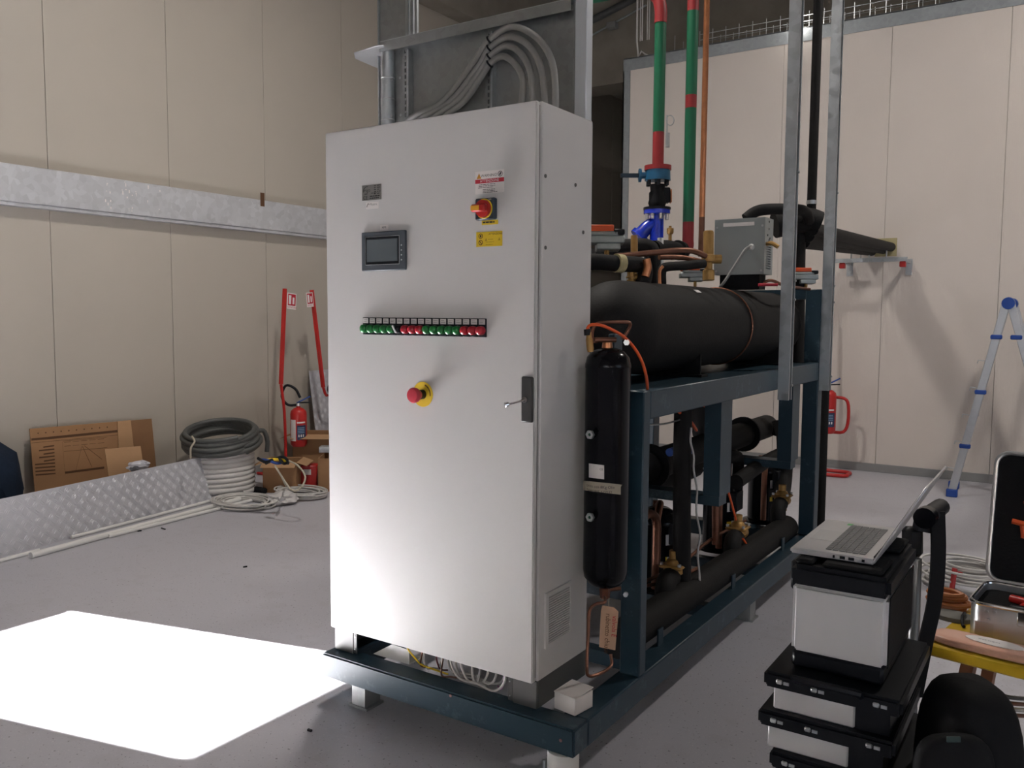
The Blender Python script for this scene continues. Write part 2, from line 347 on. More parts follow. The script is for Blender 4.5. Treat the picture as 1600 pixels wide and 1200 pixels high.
# rating plate and maker's sticker
a = onf(566, 291); b = onf(596, 313)
x0, x1, z1, z0 = a.x, b.x, a.z+.002, a.z-.056
pl = sticker('rating_plate', PLATEM, x0, x1, z0, z1, .0015)
yy = YF-.0015
lines(pl, INK, x0+.062, x0+.074, z1-.004, 5, .0075, .003, yy, 3); lines(pl, INK, x0+.077, x1-.003, z1-.003, 5, .0075, .003, yy, 4)
text('frigo', 'logo_word', INK, pl, (x0+.008, yy, z1-.026), FX, FZ, .019, .0004)
MB().tube([(x0+.006, yy, z1-.026), (x0+.010, yy, z1-.014), (x0+.020, yy, z1-.007), (x0+.030, yy, z1-.006)], .0011, 4, 6).build('logo_swoosh', INK, pl)
lines(pl, INK, x0+.012, x0+.034, z1-.032, 1, .012, .0025, yy, 5); lines(pl, INK, x0+.045, x0+.085, z1-.031, 1, .009, .0025, yy, 6)
text('CE', 'ce_mark', INK, pl, (x0+.006, yy, z0+.004), FX, FZ, .019, .0004); lines(pl, INK, x0+.04, x1-.004, z0+.0165, 2, .0075, .0038, yy, 7)
a = onf(572, 319); b = onf(592, 318)
ms = sticker('maker_sticker', PAPER, a.x, b.x, a.z-.02, a.z+.006)
MB().tube([(a.x+.004, YF-.0012, a.z-.012), (a.x+.012, YF-.0012, a.z+.002), (a.x+.017, YF-.0012, a.z-.003)], .001, 1, 6).build('peak_logo', INK, ms)
text('Mastro', 'sticker_word', mat('ink_grey', (.2, .2, .2), .7), ms, (a.x+.02, YF-.001, a.z-.007), FX, FZ, .013)
# HMI touch panel
a = onf(567, 364); b = onf(636, 421)
x0, x1 = a.x, b.x; z1 = a.z; z0 = onf(567, 424).z
h = MB().box((x0, YF-.010, z0), (x1, YF+.002, z1)).build('touch_panel', HMI, cab, bevel=.003)
MB().box((x0+.024, YF-.0108, z0+.024), (x1-.030, YF-.0095, z1-.020)).build('screen_bezel', BLK, h)
bz = MB()
for q in ((x0+.022, z0+.022, x1-.028, z0+.0235), (x0+.022, z1-.0195, x1-.028, z1-.018), (x0+.022, z0+.022, x0+.0235, z1-.018), (x1-.0295, z0+.022, x1-.028, z1-.018)): bz.box((q[0], YF-.0112, q[1]), (q[2], YF-.0100, q[3]))
bz.build('screen_outline', STEEL, h)
MB().box((x0+.030, YF-.0112, z0+.034), (x1-.037, YF-.0100, z1-.029)).build('screen', SCREEN, h)
for k in range(4): MB().cyl((x1-.018, YF-.0100, z1-.055-k*.018), (x1-.018, YF-.0112, z1-.055-k*.018), .003, seg=8).build('key', STEEL, h)
a = onf(594, 352); b = onf(607, 352); hs = sticker('panel_label', PAPER, a.x, b.x, a.z-.018, a.z)
text('HMI', 'label_word', INK, hs, (a.x+.010, YF-.001, a.z-.013), FX, FZ, .012)
# warning sticker
a = onf(743, 269); b = onf(788, 264)
x0, x1, z1 = a.x, b.x, a.z; z0 = onf(743, 304).z
wsn = sticker('warning_sign', PAPER, x0, x1, z0, z1); yy = YF-.001
MB().box((x0, yy-.0004, z1-.041), (x1, yy, z1-.027)).build('red_band', INKR, wsn)
text('ATTENZIONE', 'band_words', PAPER, wsn, ((x0+x1)/2, yy-.0004, z1-.038), FX, FZ, .013, .0003, 'CENTER')
text('WARNING!', 'headline', INK, wsn, ((x0+x1)/2-.002, yy, z1-.020), FX, FZ, .0135, .0004, 'CENTER')
MB().prism([(x0+.006, yy, z1-.025), (x0+.026, yy, z1-.025), (x0+.016, yy, z1-.006)], (0, -.0004, 0)).build('hazard_triangle', mat('ink_orange', (.6, .25, .02), .6), wsn)
MB().lathe([(.0075, 0), (.0095, 0), (.0095, .0005), (.0075, .0005), (.0075, 0)], (x1-.016, yy, z1-.014), (0, -1, 0), 20).build('no_touch_ring', INK, wsn)
MB().prism([(x1-.021, yy, z1-.018), (x1-.016, yy, z1-.020), (x1-.011, yy, z1-.010), (x1-.017, yy, z1-.009)], (0, -.0004, 0)).build('no_touch_hand', INK, wsn)
lines(wsn, INK, x0+.012, x1-.02, z1-.045, 3, .0052, .0018, yy, 11); lines(wsn, INK, x0+.03, x1-.025, z1-.0625, 3, .0050, .0018, yy, 12)
# main switch
a = onf(746.5, 312); b = onf(777, 308); x0, x1, z1 = a.x, b.x, a.z+.001; z0 = onf(746.5, 345).z
sw = MB().box((x0, YF-.018, z0), (x1, YF+.002, z1)).build('main_switch', mat('switch_navy', (.022, .034, .055), .45), cab, bevel=.004)
cx, cz = (x0+x1)/2, (z0+z1)/2; rr = (z1-z0)*.46
MB().lathe([(0, 0), (rr, 0), (rr, .004), (0, .004)], (cx, YF-.018, cz), (0, -1, 0), 28).build('yellow_ring', YELLOW, sw)
MB().lathe([(0, 0), (rr*.9, 0), (rr*.86, .012), (0, .013)], (cx, YF-.022, cz), (0, -1, 0), 28).build('red_dial', RED, sw)
MB().obox((cx-rr*.95, YF-.034, cz-.013), (rr*1.7, 0, 0), (0, -.022, 0), (0, 0, .026)).build('grip', RED, sw, bevel=.004)
MB().box((cx-rr*.9, YF-.0575, cz-.008), (cx+.004, YF-.0555, cz+.008)).build('pointer', mat('ink_amber', (.85, .42, .03), .5), sw)
text('OFF', 'position_mark', PAPER, sw, (x1-.026, YF-.018, z1-.009), FX, FZ, .008)
sy = sticker('switch_label', YELLOW, x0+.018, x1+.004, z0-.016, z0-.001); lines(sy, INK, x0+.022, x1, z0-.005, 1, .01, .005, YF-.001, 3)
# yellow warning sticker
a = onf(744.5, 363); b = onf(785, 359); x0, x1, z1 = a.x, b.x, a.z; z0 = onf(744.5, 386).z
ys_ = sticker('yellow_sign', YELLOW, x0, x1, z0, z1); yy = YF-.001
for zc in (z1-.0145, z0+.0145):
    MB().lathe([(.0068, 0), (.009, 0), (.009, .0005), (.0068, .0005), (.0068, 0)], (x0+.019, yy, zc), (0, -1, 0), 20).build('prohibition_ring', INKB, ys_)
MB().box((x0+.016, yy-.0005, z1-.0185), (x0+.022, yy, z1-.0105)).build('prohibition_hand', INK, ys_)
MB().prism([(x0+.013, yy, z0+.019), (x0+.015, yy, z0+.021), (x0+.025, yy, z0+.010), (x0+.023, yy, z0+.008)], (0, -.0005, 0)).build('prohibition_bar', INKB, ys_)
text('ATTENZIONE', 'headline', INKB, ys_, (x0+.082, yy, z1-.012), FX, FZ, .0095, .0004, 'CENTER')
FAINT = mat('ink_faint', (.42, .26, .01), .6)
for xc in (x0+.042, x1-.012): MB().prism([(xc-.005, yy, z1-.032), (xc+.005, yy, z1-.032), (xc, yy, z1-.022)], (0, -.0004, 0)).build('small_triangle', FAINT, ys_)
lines(ys_, FAINT, x0+.05, x1-.03, z1-.026, 1, .01, .002, yy, 8); lines(ys_, FAINT, x0+.04, x1-.03, z1-.035, 2, .009, .0018, yy, 9)
# push-button row
a = onf(568, 496); b = onf(761, 497.5); x0, x1 = a.x, b.x; z1 = a.z; pitch = (x1-x0)/17
cols = 'gggggkrrrgggggrrr'
for i, c in enumerate(cols):
    bx0 = x0+i*pitch
    u = MB().box((bx0+.0008, YF-.006, z1-.066), (bx0+pitch-.0008, YF+.001, z1)).build('push_button', BLK, cab, bevel=.0015)
    lb = MB().box((bx0+.004, YF-.0072, z1-.022), (bx0+pitch-.004, YF-.0058, z1-.003)).build('label_plate', PAPER, u)
    cx, cz = bx0+pitch/2, z1-.043
    mm = {'g': BTNG, 'r': BTNR, 'k': BLK}[c]
    MB().lathe([(0, 0), (.0155, 0), (.0165, .006), (.015, .020), (.008, .026), (0, .027)], (cx, YF-.006, cz), (0, -1, 0), 20).build('cap', mm, u)
    if c == 'k': MB().bar((cx-.013, YF-.033, cz+.014), (cx+.004, YF-.034, cz-.012), .006, .005, (0, -1, 0)).build('selector_knob', WHITE, u)
    mk = MB()
    for q in range(2): mk.box((bx0+.008, YF-.0074, z1-.010-q*.006), (bx0+pitch-.008-.004*((i+q) % 2), YF-.0070, z1-.008-q*.006))
    mk.build('label_print', FAINT if False else mat('ink_pale', (.3, .29, .28), .7), u)
# emergency stop
P = onf(661, 616); es = MB().lathe([(0, 0), (.047, 0), (.047, .0025), (0, .0025)], P, (0, -1, 0), 36).build('emergency_stop', YELLOW, cab)
MB().lathe([(0, 0), (.018, 0), (.018, .026), (0, .026)], P, (0, -1, 0), 20).build('collar', BLK, es)
MB().lathe([(0, 0), (.017, 0), (.019, .012), (.0275, .022), (.029, .034), (.024, .042), (0, .045)], P+Vector((0, -.022, 0)), (0, -1, 0), 28).build('mushroom_head', mat('mushroom_red', (.55, .035, .06), .4), es)
for k in range(9):
    an = .35+k*.16; q = P+Vector((math.sin(an)*.036, -.0025, math.cos(an)*.036)); MB().box((q.x-.002, q.y-.0003, q.z-.003), (q.x+.002, q.y, q.z+.003)).build('ring_letter', INKB, es)
# door handle
a = onf(819.5, 588); z1 = a.z; z0 = onf(820, 659).z
dh = MB().box((W-.008-.046, YF-.014, z0), (W-.009, YF+.001, z1)).build('door_handle', mat('handle_black', (.035, .033, .032), .45), cab, bevel=.004)
c = Vector((W-.034, YF-.014, onf(826, 624).z)); MB().lathe([(0, 0), (.012, 0), (.011, .010), (0, .011)], c, (0, -1, 0), 16).build('lock', CHROME, dh)
MB().tube([c+Vector((0, -.008, 0)), c+Vector((-.012, -.035, -.006)), c+Vector((-.032, -.062, -.013))], .0042, 3, 8).build('key_shaft', CHROME, dh)
MB().lathe([(0, 0), (.0095, .002), (.0095, .014), (0, .016)], c+Vector((-.030, -.060, -.012)), (-.5, -.8, -.2), 12).build('key_bow', CHROME, dh)
# side: plugs, vent grille
for u, v in ((852, 275), (852, 387), (899, 289), (911, 363)):
    q = PX(u, v, W-.001); MB().lathe([(0, 0), (.007, 0), (.006, .003), (0, .003)], q, (1, 0, 0), 12).build('hole_plug', mat('plug_dark', (.09, .085, .08), .6), cab)
gx = W-.001
vg = MB().box((gx, .062, .408), (gx+.008, .080, .608)).box((gx, .234, .408), (gx+.008, .252, .608)).box((gx, .080, .408), (gx+.008, .234, .422)).box((gx, .080, .592), (gx+.008, .234, .608)).build('vent_grille', CABG, cab)
for k in range(19):
    z = .424+k*.0088
    MB().obox((gx+.0008, .080, z+.003), (.0068, 0, -.003), (0, .154, 0), (0, 0, .0032)).build('slat', CABG, vg)
MB().box((gx, .080, .422), (gx+.0008, .234, .592)).build('filter_mat', mat('filter_mat', (.42, .41, .40), .9), vg)
# plinth
MB().box((.0, .02, .2), (.105, .034, Z0)).build('plinth_corner', PLINTHG, cab, bevel=.002)
MB().box((.106, .022, .205), (.122, .026, Z0-.004)).build('plinth_flange', PLINTHG, cab)
MB().box((W-.105, .02, .2), (W-.004, .034, Z0)).build('plinth_corner', PLINTHG, cab, bevel=.002)
MB().box((W-.126, .022, .205), (W-.107, .026, Z0-.004)).build('plinth_flange', PLINTHG, cab)
for x in (.114, W-.118):
    for z in (.222, .275): MB().cyl((x, .022, z), (x, .019, z), .003, seg=8).build('plinth_screw', STEEL, cab)
MB().box((W-.018, .035, .2), (W-.004, D, Z0)).build('plinth_side', PLINTHG, cab)
MB().box((.0, .035, .2), (.014, D, Z0)).build('plinth_side', PLINTHG, cab)
MB().box((.015, D-.02, .2), (W-.019, D-.005, Z0)).build('plinth_back', PLINTHG, cab)
# ================================================================== SKID FRAME
sk = thing('skid_frame', (.58, 1.55, 0), 'petrol blue welded steel skid frame carrying the refrigeration plant', 'frame')
XR = 1.175
MB().box((-.015, -.042, .1), (XR, .058, .2)).build('front_beam', SKID, sk, bevel=.007, bseg=2)
for n, x in (('side_beam', XR-.1), ('side_beam', -.015)): MB().box((x, .0585, .1), (x+.1, 3.15, .2)).build(n, SKID, sk, bevel=.006)
MB().box((.086, 3.05, .1), (XR-.101, 3.15, .2)).build('rear_beam', SKID, sk, bevel=.006)
for y in (.7, 1.5, 2.3): MB().box((.086, y, .105), (XR-.101, y+.06, .165)).build('cross_member', SKID, sk)
for x0 in (XR-.085, -.015):
    MB().box((x0, .465, .2), (x0+.085, .525, 1.306)).build('column', SKID, sk, bevel=.005)
    MB().box((x0-.01, 3.04, .2), (x0+.085, 3.14, 1.76)).build('column', SKID, sk, bevel=.005)
    MB().box((x0+.025, .5255, 1.195), (x0+.085, 3.039, 1.306)).build('upper_beam', SKID, sk, bevel=.005)
for y in (.47, 3.05): MB().box((.05, y, 1.2), (XR-.06, y+.06, 1.3)).build('upper_cross_beam', SKID, sk)
MB().box((.0, .53, 1.287), (XR-.062, 3.03, 1.2995)).build('deck_plate', SKID, sk)
MB().box((.05, 3.06, 1.70), (XR-.08, 3.12, 1.76)).build('top_cross_beam', SKID, sk)
for y in (1.36, 2.55):      # drop hangers that carry the lower vessel
    hg = MB().box((XR-.10, y, .745), (XR-.02, y+.012, 1.195)).build('drop_hanger', SKID, sk)
    MB().box((XR-.032, y+.0125, .745), (XR-.02, y+.15, 1.195)).build('hanger_flange', SKID, hg)
    MB().box((.45, y, .70), (XR-.021, y+.10, .744)).build('hanger_seat', SKID, hg)
MB().box((XR-.12, .40, 1.30), (XR-.095, .47, 1.52)).build('receiver_bracket', SKID, sk, bevel=.003)
def foot(x, y, white):
    if white:
        t = MB().lathe([(0, .012), (.055, .012), (.055, .1), (0, .1)], (x, y, 0), (0, 0, 1), 24).build('foot', WHITE, sk); MB().box((x-.09, y-.06, 0), (x+.09, y+.06, .012)).build('foot_plate', STEEL, t)
        for s in (-1, 1): MB().cyl((x+s*.075, y, .012), (x+s*.075, y, .04), .008, seg=8).build('anchor_bolt', STEEL, t)
    else:
        t = MB().box((x-.035, y-.045, .01), (x+.035, y+.045, .1)).build('foot', GALVD, sk); MB().box((x-.05, y-.05, 0), (x+.05, y+.05, .01)).build('foot_plate', GALVD, t)
        MB().cyl((x-.042, y-.03, .01), (x-.042, y-.03, .035), .006, seg=8).build('anchor_bolt', STEEL, t)
foot(.165, .03, False); foot(1.11, .0, True); foot(XR-.05, 1.90, False); foot(XR-.05, 3.0, False); foot(.04, 1.5, False); foot(.04, 3.0, False)
for u, v in ((704, 1087), (876, 1157)):
    q = PY(u, v, -.0425); MB().lathe([(0, 0), (.006, 0), (.005, .002), (0, .002)], q, (0, -1, 0), 10).build('plug', mat('plug_pink', (.35, .16, .16), .6), sk)
for y, x in ((2.2, 1), (3.08, 1)): pass
# strut channels bolted to the upper beam
def strut(x, y, z0, z1, label):
    s = .060; t = .004
    mb = MB().box((x, y, z0), (x+t, y+s, z1)).box((x+t, y, z0), (x+s, y+t, z1)).box((x+t, y+s-t, z0), (x+s, y+s, z1)).box((x+s-t, y+t, z0), (x+s, y+.010, z1)).box((x+s-t, y+s-.010, z0), (x+s, y+s-t, z1))
    r = thing('strut_channel', (x+s/2, y+s/2, z0), label, 'channel', 'galvanised hanger channels')
    mb.build('channel', GALV, r)
    for z in (1.22, 1.68, 1.78, 2.35): MB().cyl((x+s, y+s/2, z), (x+s+.012, y+s/2, z), .007, seg=6).build('bolt', STEEL, r)
strut(XR+.001, 2.17, 1.14, 6.8, 'galvanised strut channel bolted midway along the skid, rising to the roof')
strut(XR+.001, 3.05, 1.13, 6.8, 'galvanised strut channel beside the black insulated riser, bolted to the rear column')
# ================================================================== CABLE TRAY AND CONDUITS ABOVE THE CABINET
YT = .47
tz1 = 2.775
tr = thing('cable_tray', (.38, YT, 2.0), 'galvanised sheet cable tray standing on edge behind the cabinet top', 'cable tray')
MB().box((-.09, YT, 1.9), (.87, YT+.0025, tz1)).build('sheet', GALVD, tr)
MB().box((-.09, YT-.055, tz1-.003), (.87, YT, tz1)).build('top_flange', GALV, tr)
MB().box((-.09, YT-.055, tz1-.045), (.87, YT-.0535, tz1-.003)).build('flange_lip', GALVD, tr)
tong = [(-.09, YT-.06, tz1-.004)]
tp = [PZ(555, 92, tz1-.03), PZ(553, 84, tz1-.03), PZ(585, 73, tz1-.03), PZ(600, 71, tz1-.03), PZ(605, 98, tz1-.03), PZ(590, 107, tz1-.03)]
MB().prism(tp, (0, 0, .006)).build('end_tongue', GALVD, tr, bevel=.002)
q = PY(606, 130, YT-.02); MB().tube([(q.x, q.y, 1.95), (q.x, q.y, tz1-.035)], .030, 1, 16).build('rolled_end', GALV, tr)
for z in (2.62, 2.53, 2.44): MB().lathe([(.0305, 0), (.032, .003), (.0305, .006)], (q.x, q.y, z), (0, 0, 1), 16).build('rolled_seam', STEEL, tr)
for u, slots in ((636, 1), (766, 1)):
    q = PY(u, 130, YT-.02); ch = MB()
    ch.box((q.x-.018, YT-.030, 1.95), (q.x-.004, YT-.028, tz1-.05)).box((q.x+.003, YT-.030, 1.95), (q.x+.018, YT-.028, tz1-.05))
    ch.box((q.x-.018, YT-.028, 1.95), (q.x-.016, YT-.001, tz1-.05)).box((q.x+.016, YT-.028, 1.95), (q.x+.018, YT-.001, tz1-.05)).box((q.x-.004, YT-.030, 1.95), (q.x+.003, YT-.028, 2.28))
    for k in range(16): ch.box((q.x-.004, YT-.030, 2.297+k*.027), (q.x+.003, YT-.028, 2.307+k*.027))
    c = ch.build('slotted_upright', GALVD, tr)
    MB().box((q.x+.012, YT-.034, 1.95), (q.x+.018, YT-.03, tz1-.05)).build('upright_lip', GALV, c)
for u, v in ((612, 125), (626, 122), (612, 181), (627, 180)):
    q = PY(u, v, YT-.033); MB().cyl(q, q+Vector((0, -.004, 0)), .006, seg=8).build('screw', STEEL, tr)
hp = thing('hanger_post', (-.05, .53, 1.9), 'broad galvanised hanger post with folded edge, left of the grey conduits', 'post')
a = PY(592, 40, .5); b = PY(637, 40, .5); c = PY(656, 40, .5)
MB().box((a.x, .50, 1.9), (b.x, .503, 6.1)).build('web', GALVD, hp)
MB().box((a.x, .49, 1.9), (a.x+.006, .50, 6.1)).build('left_lip', GALV, hp)
for k in range(3): MB().box((b.x+k*.022, .485+.004*k, 1.9), (b.x+k*.022+.014, .505, 6.1)).build('fold', GALV, hp)
hp2 = thing('hanger_post', (.89, .47, 1.8), 'bright square galvanised post rising behind the cabinet corner', 'post')
a = PY(897, 100, .45); b = PY(915, 100, .45)
MB().box((a.x+.002, .45, .2), (b.x+.004, .497, 6.1)).build('tube', mat('post_zinc', (.62, .65, .68), .45, .4, .04, 4), hp2, bevel=.003)
MB().box((a.x-.006, .451, .2), (a.x+.002, .49, 6.1)).build('edge_lip', GALVD, hp2)
# four grey conduits looping out of the cabinet roof
cz = [((640, 186), (690, 160), (738, 100), (765, 63), (800, 42), (838, 58), (862, 95), (868, 150)),
      ((655, 187), (705, 157), (745, 108), (765, 76), (795, 58), (825, 70), (845, 105), (851, 160)),
      ((676, 186), (715, 157), (748, 115), (765, 89), (790, 72), (812, 82), (829, 112), (832, 162)),
      ((694, 184), (728, 155), (752, 120), (765, 100), (785, 88), (805, 100), (817, 125), (815, 165))]
for i, pts in enumerate(cz):
    ds = [.44, .425, .40, .41, .41, .37, .34, .31]
    P = [PY(u, v, y) for (u, v), y in zip(pts, ds)]
    P = [Vector((P[0].x-.10, .45, P[0].z-.10))]+P+[Vector((P[-1].x, .30, 2.30))]
    t = MB().tube(P, .0128, 6, 12).build('conduit', GREYC, None, label=('grey flexible conduit, outermost of the four loops above the cabinet', 'grey flexible conduit, second loop in from the outermost above the cabinet', 'grey flexible conduit, third loop in from the outermost above the cabinet', 'grey flexible conduit, innermost and smallest loop above the cabinet')[i], cat='conduit', group='conduits looping over the cabinet roof')
    c = P[4]; d = (P[5]-P[3]).normalized()
    MB().tube([c+frame_of(d)[0]*.0155*math.cos(a)+frame_of(d)[1]*.0155*math.sin(a) for a in [2*PI*k/14 for k in range(14)]], .004, 1, 6, closed=True).build('cable_tie', BLK, t)
# wiring in the open plinth
wires = [((635, 1008), (650, 1030), (662, 1040), (700, 1060), YELLOW), ((660, 1018), (657, 1038), (663, 1060), (668, 1066), COPO), ((662, 1030), (668, 1050), (675, 1062), (690, 1075), OFFW),
         ((682, 1026), (685, 1040), (690, 1060), (700, 1072), mat('wire_maroon', (.10, .02, .025), .5)), ((690, 1030), (686, 1055), (688, 1070), (690, 1078), OFFW), ((700, 1032), (708, 1055), (722, 1070), (745, 1080), OFFW),
         ((704, 1032), (714, 1056), (730, 1072), (760, 1078), OFFW), ((720, 1036), (724, 1050), (731, 1064), (745, 1074), OFFW), ((738, 1045), (740, 1062), (748, 1076), (760, 1086), OFFW),
         ((750, 1048), (746, 1065), (750, 1080), (756, 1088), OFFW), ((762, 1052), (755, 1070), (756, 1080), (758, 1088), OFFW), ((786, 1062), (770, 1078), (750, 1082), (735, 1080), OFFW),
         ((788, 1066), (772, 1082), (752, 1088), (738, 1084), OFFW), ((690, 1056), (706, 1072), (728, 1080), (745, 1082), mat('wire_brown', (.13, .045, .02), .5)), ((788, 1062), (784, 1075), (780, 1085), (778, 1092), VIOLET), ((775, 1056), (766, 1068), (752, 1076), (736, 1072), OFFW), ((712, 1033), (718, 1054), (733, 1070), (752, 1080), OFFW)]
rw = random.Random(3)
wnames = {0: 'yellow and green earth wire', 1: 'tarnished copper braid', 3: 'maroon wire', 13: 'brown cable', 14: 'violet wire'}
for i, wp in enumerate(wires):
    y = .035+.010*(i % 6); P = [PY(u, v, y+.01*k) for k, (u, v) in enumerate(wp[:4])]
    P = [P[0]+Vector((0, .01, .07))]+P
    for p_ in P: p_.z = max(p_.z, .209)
    off = i in wnames
    MB().tube(P, .0045 if wp[4] is OFFW else .0036, 5, 8).build('wire', wp[4], None, label=(wnames[i]+' hanging in the open plinth under the cabinet') if off else 'pale cable hanging in the open plinth under the cabinet', cat='wire', group=None if off else 'pale cables in the plinth')
br = MB(); a = PY(583, 1030, .066); b = PY(613, 1012, .066); c = PY(639, 1025, .066)
br.prism([(a.x, .066, .201), (b.x, .066, .265), (c.x, .066, .258), (c.x, .066, .201)], (0, .003, 0)); br.box((b.x, .069, .20), (c.x, .15, .203))
br.build('mounting_bracket', WHITE, None, label='white folded sheet bracket lying in the open plinth', cat='bracket')
a = PZ(867, 1110, .2); cb = thing('carton', (1.085, .09, .2), 'small white carton sitting on the front corner of the skid', 'carton')
MB().obox((1.035, .062, .202), (.093, -.014, 0), (.016, .10, 0), (0, 0, .062)).build('box', PAPER, cb, bevel=.002)
MB().obox((1.034, .0615, .262), (.095, -.0145, .0), (.016, .102, .010), (0, 0, .003)).build('lid_flap', PAPER, cb)
# ================================================================== VESSELS
def tank(x, y0, y1, z, r, label):
    t = thing('insulated_tank', (x, (y0+y1)/2, z-r), label, 'tank', 'insulated tanks on the skid')
    dm = r*1.2; prof = [(0, 0)]+[(r*math.sin(a), dm*(1-math.cos(a))) for a in [PI/2*k/8 for k in range(1, 9)]]
    L = y1-y0; prof += [(r, L-dm)]+[(r*math.cos(a), L-dm+dm*math.sin(a)) for a in [PI/2*k/8 for k in range(1, 8)]]+[(0, L)]
    MB().lathe(prof, (x, y0, z), (0, 1, 0), 40).build('shell', INSUL, t)
    for y in (y0+.8, y1-.55):
        MB().box((x-r*.8, y, 1.2995), (x+r*.8, y+.012, z-r*.55)).build('saddle', BLKM, t); MB().box((x-r*.9, y-.03, 1.2995), (x+r*.9, y+.05, 1.312)).build('saddle_foot', BLKM, t)
    return t
t1 = tank(.86, .62, 3.24, 1.535, .205, 'big black rubber-insulated tank lying on the side nearest the strut channels')
yb = 2.05
MB().tube([(.86+.2075*math.cos(a), yb+.0*a, 1.535+.2075*math.sin(a)) for a in [2*PI*k/40 for k in range(40)]], .0055, 1, 6, closed=True).build('copper_band', COPO, t1)
q = PX(1101, 465, 1.0); q = Vector((.86+.2055*math.cos(.95), q.y-.05, 1.535+.2055*math.sin(.95)))
MB().obox(q, (0, .06, 0), (-.018, 0, .0125), (.0007, 0, .001)).build('small_label', PAPER, t1)
tank(.34, .60, 3.05, 1.50, .19, 'black rubber-insulated tank lying behind its twin, further from the strut channels')
rc = thing('liquid_receiver', (1.09, .338, .45), 'upright glossy black liquid receiver with handwritten tape label', 'pressure vessel')
RX, RY, RR = 1.088, .338, .083
MB().lathe([(0, .575), (.03, .578), (.06, .592), (.079, .618), (RR, .645), (RR, 1.395), (.0845, 1.398), (.0845, 1.412), (RR, 1.415), (.078, 1.437), (.06, 1.458), (.03, 1.470), (0, 1.472)], (RX, RY, 0), (0, 0, 1), 40).build('shell', BLKG, rc)
for k, z in enumerate((1.1, .795)):
    q = PY(923, 679 if k == 0 else 808, RY-RR-.02); z = q.z; o = Vector((q.x+.004, RY-RR+.012, z))
    MB().cyl(o, o+Vector((-.004, -.03, 0)), .013, seg=16).build('sight_boss', BLKG, rc)
    hx = MB().lathe([(.007, 0), (.0165, 0), (.0165, .011), (.007, .011), (.007, 0)], o+Vector((-.004, -.03, 0)), (-.1, -1, 0), 6).build('hex_plug', STEEL, rc)
    MB().cyl(o+Vector((-.004, -.034, 0)), o+Vector((-.004, -.037, 0)), .008, seg=12).build('sight_glass', mat('glass_green', (.02, .07, .045), .2), hx)
def wrap(u0, u1, v0, v1, off, n=10):     # a band on the shell between two pixel columns
    def at(u, v):
        r = ray(u, v); o = CAM-Vector((RX, RY, 0)); R = RR+off
        A = r.x**2+r.y**2; B = 2*(o.x*r.x+o.y*r.y); C = o.x**2+o.y**2-R*R; dd = max(0, B*B-4*A*C); tt = (-B-math.sqrt(dd))/(2*A); return CAM+r*tt
    mb = MB(); tp = [at(u0+(u1-u0)*k/n, v0[0]+(v0[1]-v0[0])*k/n) for k in range(n+1)]; bt = [at(u0+(u1-u0)*k/n, v1[0]+(v1[1]-v1[0])*k/n) for k in range(n+1)]
    for k in range(n): mb.quad(bt[k], bt[k+1], tp[k+1], tp[k])
    return mb, at
mb, at = wrap(920, 944, (724, 727), (746, 749), .0006); lab = mb.build('rating_label', PAPER, rc)
MB().quad(at(922, 727), at(928, 728), at(928, 730.5), at(922, 729.5)).build('label_logo', INK, lab)
e = at(938, 733); text('CE', 'ce_mark', INK, lab, e+Vector((-.002, -.002, -.004)), (.95, .3, 0), FZ, .011, .0008)
mb, at = wrap(911, 970, (751, 757), (766, 773), .0008, 14); tpx = mb.build('masking_tape', TAPE, rc)
MB().quad(at(971, 757), at(972, 757), at(968, 765), at(966, 765)).build('torn_end', TAPE, tpx)
zt = at(940, 762).z; zl = at(940, 770).z
text_on_cyl('carico con 8Kg Olio', 'handwriting', mat('ink_blue_black', (.03, .03, .06), .7), tpx, RX, RY, RR+.0018, math.radians(-122), zt-.003, .015, .118)
text_on_cyl('TAMCIBIE ACD32', 'handwriting', INK, tpx, RX, RY, RR+.0018, math.radians(-120), zl-.003, .015, .105)
MB().tube([PD(*p) for p in ((940, 530, 3.12), (928, 534, 3.1), (925, 522, 3.1), (930, 508, 3.1), (942, 504, 3.1), (976, 503, 3.12), (985, 507, 3.13), (978, 522, 3.14), (972, 530, 3.14))], .0065, 3, 8).build('copper_loop', COPO, rc)
MB().cyl((RX-.005, RY, 1.470), (RX-.005, RY, 1.495), .02, .017, 12).build('neck', COPPER, rc); MB().tube([PD(928, 531, 3.1), PD(962, 531, 3.12)], .010, 1, 10).build('copper_tee', COPO, rc)
a = PD(923, 550, 3.08); MB().lathe([(0, 0), (.011, 0), (.013, .01), (.013, .045), (.010, .055), (.010, .07), (.006, .075), (.006, .09), (0, .09)], a, (-.15, 0, 1), 12).build('service_valve', BRASS, rc)
a = PD(918, 524, 3.08); MB().cyl(a, a+Vector((-.002, 0, .022)), .0125, seg=12).build('valve_band', BLK, rc)
MB().tube([PD(*p) for p in ((917, 516, 3.08), (922, 508, 3.07), (938, 508, 3.06), (958, 516, 3.08), (976, 527, 3.1), (992, 545, 3.12), (1003, 565, 3.14), (1010, 590, 3.2), (1012, 615, 3.3))], .0058, 4, 8).build('orange_hose', ORANGE, rc)
MB().cyl(PD(979, 535, 3.14), PD(979, 535, 3.10), .012, seg=6).build('bracket_bolt', STEEL, rc)
MB().cyl((RX, RY, .578), (RX, RY, .535), .022, .018, 6).build('bottom_nut', COPO, rc); q = PD(978, 928, 3.1); MB().cyl(q, q+Vector((.004, -.012, 0)), .009, seg=8).build('lower_bolt', STEEL, rc)
